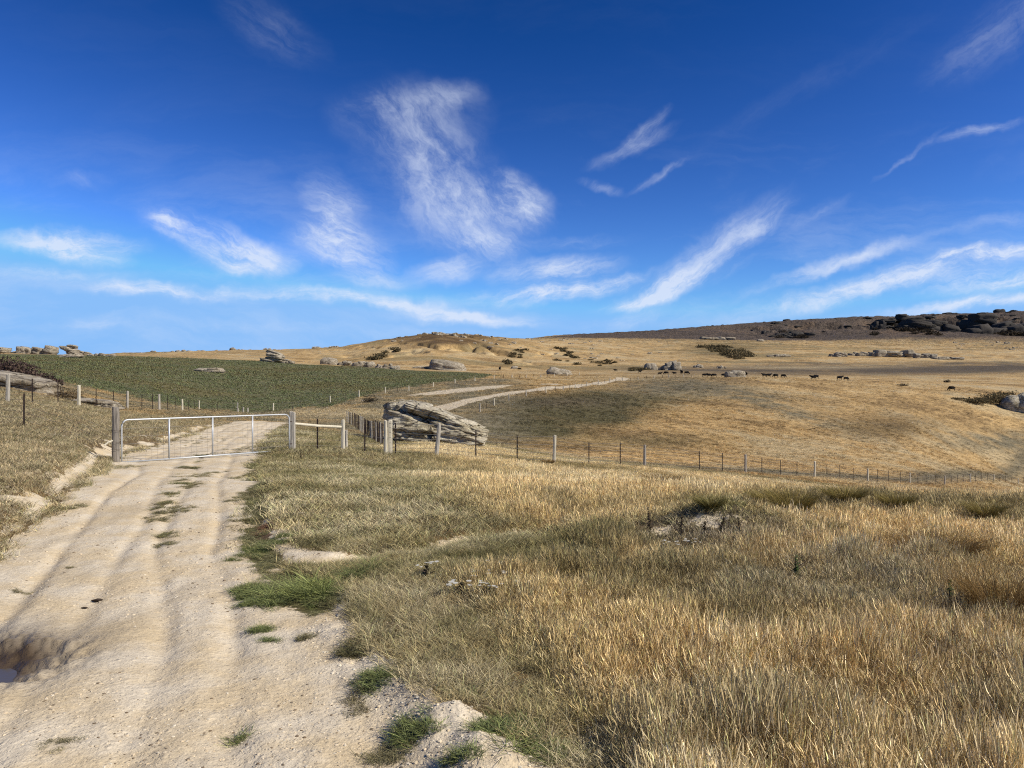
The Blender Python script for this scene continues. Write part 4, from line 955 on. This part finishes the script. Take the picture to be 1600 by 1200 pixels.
def tussock(u, v, wpx, hpx, y0, y1, label, seed, colr, n=520):
    X, Y, Z = find(u, v, y0, y1); h = hpx/FPX*Y*1.15+.03; w_ = wpx/FPX*Y
    V, F, C = blades(int(n*1.5), h, w_*.22, max(.003, Y*.0005), .25, max(.4, w_/h*.5), random.Random(seed), center=True, straw=.12, hvar=.3, cvar=.35, base_col=colr)
    o = link(bpy.data.objects.new('tussock', mesh_np('tussock', V, F, M_PLANT, False, dict(bv=('FLOAT_COLOR', C)))))
    o.location = (X, Y, Z); tag(o, label, 'tussock'); return o
TB = srgb(140,110,64,.8); TO = srgb(142,124,68,.8); TG = srgb(134,122,70,.8)
for k, (u, v, wp, hp, lab, c, n) in enumerate([
 (1468,878,140,44,'broad brown tussock lying low in golden grass below the right part of the fence',TB,1100),
 (1565,985,110,75,'brown tussock at the right edge of the foreground grass',TB,900),
 (1110,795,56,18,'olive green tussock in golden grass left of the pair near the middle',TG,600),
 (1238,812,64,40,'upright olive tussock right of the olive green one',TO,700),
 (1205,795,60,26,'low green-brown tussock just left of the upright olive tussock',TO,500),
 (1035,765,58,22,'brown tussock near the fence, left of the olive green one',TB,500),
 (1320,790,62,26,'olive tussock below the middle fence posts on the right',TO,800),
 (1400,800,50,24,'olive tussock between the olive one below the posts and the broad brown tussock',TO,600),
 (1540,815,52,26,'green-brown tussock by the right edge below the fence',TO,600),
 (858,726,20,6,'dark little tussock at the foot of the fence post in the middle',TB,300),
 (1290,840,46,22,'olive tussock above the grey grass patch on the right',TO,500)]):
    tussock(u, v, wp, hp, 4, 40, lab, 600+k, c, n)
def weed(u, v, hpx, label, seed, c, leafy=1.0, wh=None):
    X, Y, Z = find(u, v, 4, 20); h = hpx/FPX*Y*1.0; rng = random.Random(seed); rt = empty('weed', (X, Y, Z)); m = MB(); lean = rng.uniform(-.12, .12)
    m.tube([(0, 0, -.03), (lean*h*.5, 0, h*.5), (lean*h, .02, h)], [.006, .005, .003], 6)
    for k in range(3): 
        a = rng.uniform(0, 6.28); z0 = h*rng.uniform(.3, .6); m.tube([(lean*z0, 0, z0), (lean*z0+.09*math.cos(a), .09*math.sin(a), z0+h*.3)], [.004, .002], 5)
    m.build('stem', M_TWIG, rt)
    n = int(120*leafy); V, F, C = [], [], []
    for k in range(n):
        z = h*(.12+.9*rng.random()); a = rng.uniform(0, 6.28); l = .055*(1.25-z/h)*rng.uniform(.6, 1.2); cx = lean*z
        p = np.array([cx, 0, z]); d = np.array([math.cos(a), math.sin(a), .35]); s_ = np.array([-math.sin(a), math.cos(a), 0])*.010
        i0 = len(V); V += [p-s_*.3, p+d*l*.5-s_, p+d*l, p+d*l*.5+s_]; F.append((i0, i0+1, i0+2, i0+3)); cc_ = np.array(c)*rng.uniform(.6, 1.35); C += [tuple(cc_)+(1,)]*4
    link(bpy.data.objects.new('leaves', mesh_np('leaves', V, F, M_PLANT, False, dict(bv=('FLOAT_COLOR', C)))), rt)
    if wh:
        V, F, C = [], [], []
        for k in range(wh):
            cx, cy, cz = rng.uniform(-.09, .09), rng.uniform(-.09, .09), h*rng.uniform(.85, 1.08); r_ = rng.uniform(.012, .024); i0 = len(V)
            for q_ in range(8): V.append((cx+r_*math.cos(q_*.785)*rng.uniform(.8, 1.15), cy+r_*math.sin(q_*.785), cz+rng.uniform(-.003, .003)))
            F += [(i0, i0+1, i0+2, i0+3), (i0, i0+3, i0+4, i0+7), (i0+4, i0+5, i0+6, i0+7)]; C += [(.55, .53, .46, 1)]*8
        link(bpy.data.objects.new('flower_head', mesh_np('flower_head', V, F, M_PLANT, False, dict(bv=('FLOAT_COLOR', C)))), rt)
        rt.name = 'yarrow'
    tag(rt, label, 'weed' if not wh else 'wildflower'); return rt
WD = srgb(86,74,54,.8); WG = srgb(88,110,54,.8)
for k, (u, v, h_, lab, c) in enumerate([
 (1016,838,44,'dark dead stalk at the left side of the grey soil mound',WD),(1063,850,46,'dark dead stalk on the left part of the grey soil mound',WD),(1100,845,30,'short dead stalk in the middle of the grey soil mound',WD),
 (1158,850,40,'dark dead stalk on the right part of the grey soil mound',WD),(1128,842,34,'dead stalk between the middle and the right part of the mound',WD),(1242,908,40,'green thistle in the grey grass right of centre',WG),
 (1483,968,62,'tall green thistle in the grey grass near the right edge',WG),(1146,1015,40,'pale green weed low in the golden grass',srgb(140,146,80,.8)),(1505,1005,40,'dark stalk right of the tall green thistle',WD),(470,697,16,'dark weed by the foot of the right gatepost',WD)]):
    weed(u, v, h_, lab, 700+k, c)
for k, (u, v, h_, lab) in enumerate([
 (775,905,26,'yarrow with white heads in dark grass, topmost of the patch'),(752,918,24,'yarrow with white heads left of the topmost one'),(800,915,24,'yarrow with white heads right of the topmost one'),
 (720,932,22,'yarrow at the left end of the white-flowered patch'),(765,938,26,'yarrow at the bottom middle of the white-flowered patch'),(668,905,24,'lone yarrow with one flat white head left of the patch'),
 (812,934,22,'yarrow at the right bottom of the white-flowered patch'),(1045,868,22,'yarrow at the lower left foot of the grey soil mound'),(1080,866,22,'yarrow at the lower middle foot of the grey soil mound')]):
    weed(u, v, h_, lab, 740+k, srgb(96,88,64,.8), .8, 9)

# ------------------------------------------------------------------ gate and posts
def P3(u, v, Y): return Vector((at(u, Y), Y, CAMZ-(v-600)/FPX*Y))
gl, gr_ = 19.2, 22.8
A = P3(190, 722, gl); B_ = P3(452, 703, gr_); A.z = -.36; B_.z = -.35; dirv = (B_-A); Ln = dirv.length; dirv.normalize(); UP = Vector((0, 0, 1))
gate = empty('farm_gate', (A.x, A.y, H(A.x, A.y))); ang = math.atan2(dirv.y, dirv.x); gate.rotation_euler = (0, 0, ang)
tag(gate, 'closed white-grey tubular metal farm gate across the dirt track', 'gate')
gz = A.z-gate.location.z
def gp(s, h): return Vector((s, 0, gz+h))
HG = 1.06; rc = .16; fr = []
def arc(cx, ch, a0, a1): return [gp(cx+rc*math.cos(math.radians(a0+(a1-a0)*k/5)), ch+rc*math.sin(math.radians(a0+(a1-a0)*k/5))) for k in range(6)]
outer = [gp(0, .0), gp(0, .5)]+arc(rc, HG-rc, 180, 90)+[gp(Ln*.5, HG)]+arc(Ln-rc, HG-rc, 90, 0)+[gp(Ln, .5), gp(Ln, .0)]
MB().tube(outer, .021, 10).build('frame', M_GALV, gate, True)
MB().tube([gp(-.0, .0), gp(Ln*.5, .0), gp(Ln, .0)], .021, 10).build('bottom_rail', M_GALV, gate, True)
for k in (1, 2, 3): MB().tube([gp(Ln*k/4, .01), gp(Ln*k/4, HG-.01)], .022, 10).build('upright', M_GALV, gate, True)
for h_ in (.13, .28, .45, .64, .84): MB().tube([gp(0, h_), gp(Ln, h_)], .0042, 5).build('wire', M_WIRE, gate)
ms = MB()
for k in range(1, 32): ms.tube([gp(Ln*k/32, 0), gp(Ln*k/32, .84)], .0022, 4)
ms.build('wire_mesh', M_WIRE, gate)
MB().tube([gp(Ln, .18), gp(Ln+.09, .18)], .014, 8).build('hinge', M_STEEL, gate, True)
MB().tube([gp(Ln, .84), gp(Ln+.09, .84)], .014, 8).build('hinge', M_STEEL, gate, True)
ch = MB()
for k in range(9):
    p = gp(-.02-.012*k, .52-.01*abs(k-4)); ch.tube([p+Vector((0, 0, -.012)), p+Vector((-.014, .008, .012))], .005, 5)
ch.build('chain', M_STEEL, gate)
def post_thing(u, vt, Y, wpx, label, seed, mat=None, leanx=0.0, square=.3, parts=()):
    X = at(u, Y); z0 = H(X, Y); top = CAMZ-(vt-600)/FPX*Y; rt = empty('gatepost' if 'gate' in label else 'fence_post', (X, Y, z0))
    MB().post((-leanx, 0, -.25), (leanx, 0, top-z0), wpx/FPX*Y/2*1.02, wpx/FPX*Y/2*.88, seed, 12, square).build('timber', mat or M_WOOD, rt)
    tag(rt, label, 'post'); return rt
w1 = post_thing(181, 636, 19.0, 10.2, 'thick weathered timber gatepost at the latch end of the gate', 1, M_WOODSHADE)
wr = MB(); r_ = .115
for h_ in (.32, .5, .78): wr.tube([(r_*math.cos(a), r_*math.sin(a), h_+.01*math.sin(3*a)) for a in np.linspace(0, 6.283, 14)], .003, 5)
wr.build('wire_tie', M_STEEL, w1)
w2 = post_thing(457, 643, 23.1, 9.5, 'weathered timber gatepost carrying the hinges of the gate', 2)
MB().tube([(0, 0, 1.2), (0, 0, 1.33)], .009, 6).build('pin', M_STEEL, w2)
post_thing(536, 656, 25, 6.6, 'pale round post at the far end of the single rail', 3, M_WOODP)
post_thing(541, 672, 27.2, 4.6, 'short brown post just behind the pale round rail post', 4)
s1 = post_thing(602.5, 657, 26, 6, 'left one of the two strainer posts at the fence corner', 5, M_WOODP)
s2 = post_thing(610, 657, 26.3, 6.6, 'square right one of the two strainer posts at the fence corner', 6, M_WOODP, square=.9)
wr = MB()
for h_ in (.2, .38, .56, .74, .9, 1.05): wr.tube([(.07*math.cos(a), .07*math.sin(a), h_) for a in np.linspace(0, 6.283, 12)], .0035, 5)
wr.build('wire_tie', M_WIRE, s2)
rl = MB(); a1 = P3(460, 662, 23.1); a2 = P3(534, 667, 25)
rl.tube([a1, a1.lerp(a2, .5)+Vector((0, 0, -.02)), a2], [.04, .045, .04], 9); ro = rl.build('rail', M_WOODP)
ro.name = 'timber_rail'; tag(ro, 'pale horizontal timber rail joining the hinge gatepost to the round post', 'rail')

def fence(label, pts, wires, wr_=.0028, hgt=1.08, seed=0, group=None, mesh=False):
    """pts: (u, Y, kind, lean) ; kind t timber, s steel, b batten"""
    rng = random.Random(seed); X0, Y0 = at(pts[0][0], pts[0][1]), pts[0][1]; z0 = H(X0, Y0)
    rt = empty('wire_fence', (X0, Y0, z0)); O = Vector((X0, Y0, z0)); tag(rt, label, 'fence', group); tops = []
    for p in pts:
        u, Y, kd = p[:3]; ln = p[3] if len(p) > 3 else rng.uniform(-.03, .03); X = at(u, Y); z = H(X, Y); b = Vector((X, Y, z))-O
        h = hgt*rng.uniform(.95, 1.06)*(1.0 if kd == 't' else .97); tops.append((b, h, ln))
        k_ = max(1.0, Y/90)
        if kd == 'c': continue
        if kd == 't': MB().post(b+Vector((-ln*.3, 0, -.2)), b+Vector((ln, 0, h)), rng.uniform(.072, .09)*k_**.6, .068*k_**.6, rng.randint(0, 999), 9, .4).build('timber_post', M_WOODP if rng.random() < .6 else M_WOOD, rt)
        elif kd == 's':
            m = MB(); wd = .028*k_**.9
            for a in (90, 210, 330):
                d = Vector((math.cos(R(a)), math.sin(R(a)), 0))*wd
                m.box(b+Vector((ln*.5, 0, h/2-.08))+d*.5, wd if a == 90 else wd*.9, .007*k_, h+.16, Matrix.Rotation(R(a), 3, 'Z') @ Matrix.Rotation(-ln/h*0, 3, 'Y'))
            m.build('steel_post', M_STEEL, rt)
        else: MB().post(b+Vector((-ln*.3, 0, -.02)), b+Vector((ln, 0, h)), .034, .030, rng.randint(0, 999), 6, .9).build('batten', M_WOOD if rng.random() < .6 else M_STEEL, rt)
    for wh in wires:
        L_ = []
        for i in range(len(tops)-1):
            (b0, h0, l0), (b1, h1, l1) = tops[i], tops[i+1]; p0 = b0+Vector((l0*wh, -.04, h0*wh)); p1 = b1+Vector((l1*wh, -.04, h1*wh))
            n = 4 if (p1-p0).length > 3 else 2
            L_ += [p0.lerp(p1, k/n)-Vector((0, 0, .03*math.sin(math.pi*k/n)*rng.uniform(.3, 1.2)*(n > 2))) for k in range(n)]
        L_.append(p1); MB().tube(L_, wr_, 4).build('wire', M_WIRE, rt)
    return rt
def fy(u): return 25.8/(0.83-(u-800)/FPX)
ts = {682:.10, 866:.03, 1007:.01, 1165:0, 1273:.02, 1356:0, 1422:.0, 1476:.05, 1516:0, 1553:0, 1591:.02}
st = [618, 743, 808, 920, 969, 1093, 1129, 1190, 1219, 1245, 1292, 1312, 1333, 1371, 1388, 1407, 1434, 1447, 1462, 1486, 1496, 1505, 1524, 1533, 1543, 1561, 1571, 1581, 1599, 1608]
pts = sorted([(u, fy(u), 't', ts[u]) for u in ts]+[(u, fy(u), 's') for u in st])
pts = [(610, 26.3, 'c', 0)]+pts
fence('long timber and rusty steel post fence running from the strainer posts to the right edge', pts, (.1, .22, .36, .5, .66, .82, .96), .006, 1.14, 3)
fence('post and wire fence below the green field, from the left edge to the field corner', [(-45,29,'t'),(-15,30,'s'),(12,31,'t'),(51,33,'s'),(91,35.5,'s'),(123,38,'t'),(150,41,'s'),(177,44,'s'),(199,46,'t'),(222,50,'s'),(238,52,'s'),(249,54,'t'),(262,58,'s'),(275,64,'s'),(285,70,'t'),(295,78,'s'),(304,86,'s'),(311,92,'t'),(325,96,'s'),(340,99,'s'),(355,101,'s'),(371,103,'t')], (.12, .3, .48, .66, .84, .97), .004, 1.08, 5)
for u, lab in ((371.5,'leftmost of the three short corner posts at the near corner of the green field'),(380,'middle of the three short corner posts at the near corner of the green field'),(387,'rightmost of the three short corner posts at the near corner of the green field')):
    post_thing(u, 636+abs(u-380)*.2, 101, 2.6, lab, int(u))
fence('post and wire fence climbing along the right side of the green field', [(387,102,'c'),(427,104,'t'),(470,108,'s'),(516,113,'t'),(540,118,'s'),(561,124,'t'),(583,131,'s'),(602,138,'t'),(621,146,'s'),(639,153,'t'),(659,162,'s'),(677,170,'t'),(695,180,'s'),(711,190,'t'),(728,199,'s'),(742,208,'t'),(758,217,'s'),(772,226,'t'),(787,236,'s'),(800,247,'t'),(812,256,'s'),(822,264,'t'),(834,273,'s'),(845,282,'t'),(856,290,'s'),(866,298,'t'),(886,312,'t'),(905,326,'t')], (.2, .55, .9), .006, 1.1, 7)
bt = [(602.5, 26, 'c', 0)]+[(597-55*f, 34+34*(f**1.25), 'b') for f in np.linspace(0, 1, 25)]
fence('close-set batten fence running back from the strainer posts beside the track', bt, (.25, .5, .75, .93), .004, 1.05, 9)
fence('wire fence with one steel post below the pale rail between gatepost and strainers', [(461,23.2,'c',0),(496,24,'s'),(534,25,'c',0),(570,25.4,'s'),(600,25.9,'c',0)], (.15, .35, .6), .0035, .95, 11)
fence('far roadside fence following the dirt track up the slope', [(u, y, 't' if k % 2 == 0 else 's') for k, (u, y) in enumerate([(750,100),(760,105),(772,110),(783,115),(795,121),(806,127),(822,135),(839,143),(853,151),(868,160),(880,168),(890,175),(899,182),(908,190),(917,197),(925,205),(935,213),(945,222),(953,231),(962,240),(973,249),(985,258),(997,265),(1010,272),(1022,277),(1035,282),(1045,286),(1055,289),(1068,293),(1080,296)])], (.3, .6, .92), .006, 1.1, 13)
fence('slack old wire fence sagging from the thick gatepost to the left edge', [(179,19,'c',0),(120,19.8,'c',.0),(26,21.5,'s',.42),(-60,22,'s',0)], (.25, .45, .62, .8), .0035, .9, 15)
lg = MB(); p0 = Vector((at(163,18.7),18.7,0)); p0.z = H(p0.x, p0.y)+.36; p1 = Vector((at(176,18.85),18.85,0)); p1.z = H(p1.x, p1.y)+.52
lg.tube([p0, p0.lerp(p1, .5)+Vector((0,0,.02)), p1], [.02, .022, .018], 7); o = lg.build('branch', M_WOODP); o.name = 'stick'; tag(o, 'short pale stick caught in the wires left of the thick gatepost', 'stick')

# ------------------------------------------------------------------ cattle
def cow_mesh(graze):
    J = {}; E = []; Rr = []; V = []
    def add(p, r, par=None):
        V.append(p); Rr.append(r)
        if par is not None: E.append((par, len(V)-1))
        return len(V)-1
    pel = add((-.62, 0, 1.10), (.33, .42)); mid = add((-.1, 0, 1.0), (.42, .52), pel); che = add((.42, 0, 1.0), (.36, .52), mid); sh = add((.68, 0, 1.12), (.28, .40), che)
    rump = add((-.92, 0, 1.16), (.20, .22), pel)
    if graze: nk = add((.98, 0, .86), (.19, .26), sh); hd = add((1.18, 0, .48), (.14, .19), nk); mz = add((1.26, 0, .16), (.07, .08), hd)
    else: nk = add((1.0, 0, 1.34), (.19, .26), sh); hd = add((1.24, 0, 1.44), (.15, .19), nk); mz = add((1.54, 0, 1.24), (.07, .08), hd)
    for s in (-1, 1):
        e = add((V[hd][0]-.05, s*.2, V[hd][2]+.08), (.03, .06), hd)
        k = add((-.78, s*.17, .82), (.13, .19), pel); kn = add((-.66, s*.19, .62), (.08, .11), k); hk = add((-.88, s*.19, .40), (.05, .065), kn); ft = add((-.84, s*.19, .03), (.05, .055), hk)
        k = add((.55, s*.16, .72), (.10, .13), che); kn = add((.56, s*.17, .38), (.06, .065), k); ft = add((.58, s*.17, .03), (.05, .055), kn)
    t1 = add((-1.08, 0, 1.1), (.035, .035), rump); t2 = add((-1.14, 0, .72), (.03, .03), t1); add((-1.13, 0, .45), (.045, .045), t2)
    me = bpy.data.meshes.new('cow'); me.from_pydata(V, E, []); o = bpy.data.objects.new('cow', me); COL.objects.link(o)
    sk = o.modifiers.new('skin', 'SKIN'); sd = o.modifiers.new('sub', 'SUBSURF'); sd.levels = 1; sd.render_levels = 1
    sl = me.skin_vertices[0].data if len(me.skin_vertices) else None
    for i, r in enumerate(Rr): sl[i].radius = r; sl[i].use_root = (i == 0)
    dg = bpy.context.evaluated_depsgraph_get(); ev = o.evaluated_get(dg); m2 = bpy.data.meshes.new_from_object(ev)
    bpy.data.objects.remove(o); m2.name = 'cow'; m2.materials.clear(); m2.materials.append(M_COW)
    for p in m2.polygons: p.use_smooth = True
    return m2
cm = [cow_mesh(True), cow_mesh(False)]
cows = [ # u, v(feet), length px, y range, heading deg (0 = facing right), grazing, label
 (1487,605,12,190,262,178,0,'lone black cow on the grass slope near the right edge'),
 (1322,587,9.5,240,300,10,0,'black cow standing farthest right and highest of the two right of the middle pair'),
 (1312,592,10.5,230,292,2,1,'black cow just below and left of the highest right-hand cow'),
 (1275,588,10,240,300,185,0,'upper cow of the pair in the middle of the grass edge'),
 (1271,593,10.5,230,290,170,1,'lower grazing cow of the pair in the middle of the grass edge'),
 (1224,585.5,8.5,240,320,5,0,'black cow farthest right in the row of three left of the middle pair'),
 (1212,583,8.5,260,340,180,0,'middle cow in the row of three left of the middle pair'),
 (1201,583,8,260,340,0,1,'leftmost cow in the row of three left of the middle pair'),
 (1194,583.5,9,260,330,200,1,'grazing cow just left of the row of three'),
 (1165,584,8,270,330,90,1,'black cow at the right side of the pale rock'),
 (1139,586,9,270,330,190,0,'black cow at the left side of the pale rock'),
 (1131,586,9,270,330,0,1,'second cow left of the pale rock'),
 (1116,586,9,270,330,185,0,'rightmost cow of the dark cluster left of the pale rock'),
 (1108,587,9,270,330,175,1,'middle cow of the dark cluster left of the pale rock'),
 (1101,587,9,270,330,0,1,'leftmost cow of the dark cluster left of the pale rock'),
 (1073,585.5,9,300,400,5,0,'black cow at the right end of the row under the pointed outcrop'),
 (1065,584.5,6,300,400,95,1,'small-looking cow second from right under the pointed outcrop'),
 (1054,585.5,7,300,400,170,1,'cow in the middle of the row under the pointed outcrop'),
 (1041,585.5,8.5,300,400,182,0,'largest-looking cow left in the row under the pointed outcrop'),
 (1031,586,6,300,400,0,1,'cow at the left end of the row under the pointed outcrop'),
 (1000,582.5,5,320,480,20,1,'far cow left of the row, below the squarish rock'),
 (962,580.5,5,320,520,170,1,'far lone cow farthest left in the tan pasture'),
 (781,579,5,320,560,80,1,'tiny black cow at the right end of the pale dome outcrop'),
 (812,578.5,5,320,560,180,1,'tiny black cow left of the pale rounded rock')]
for k, (u, v, lp, y0, y1, hd_, gz_, lab) in enumerate(cows):
    X, Y, Z = find(u, v, y0, y1); o = bpy.data.objects.new('cow', cm[gz_]); link(o)
    s = lp/FPX*Y/2.35*(1.0 if abs(math.cos(R(hd_))) > .5 else 2.0); s = min(1.45, max(.95, s))
    o.location = (X, Y, Z-.03); o.rotation_euler = (0, 0, R(hd_)); o.scale = (s, s, s); tag(o, lab, 'cow', 'black cattle grazing along the grass edge')

# two droppings on the track
for (u, v, r_, lab) in ((152,941,.035,'dark elongated dung lump lying on the dirt track'), (132,951,.02,'small round dark dung lump on the dirt track below the longer one')):
    X, Y, Z = find(u, v, 3, 12); me = stone_mesh(int(u)).copy(); me.materials.clear(); me.materials.append(M_DARKSTONE)
    o = link(bpy.data.objects.new('dung', me)); o.location = (X, Y, Z+r_*.4); o.scale = (r_*1.2, r_*.7, r_*.6); tag(o, lab, 'dung')
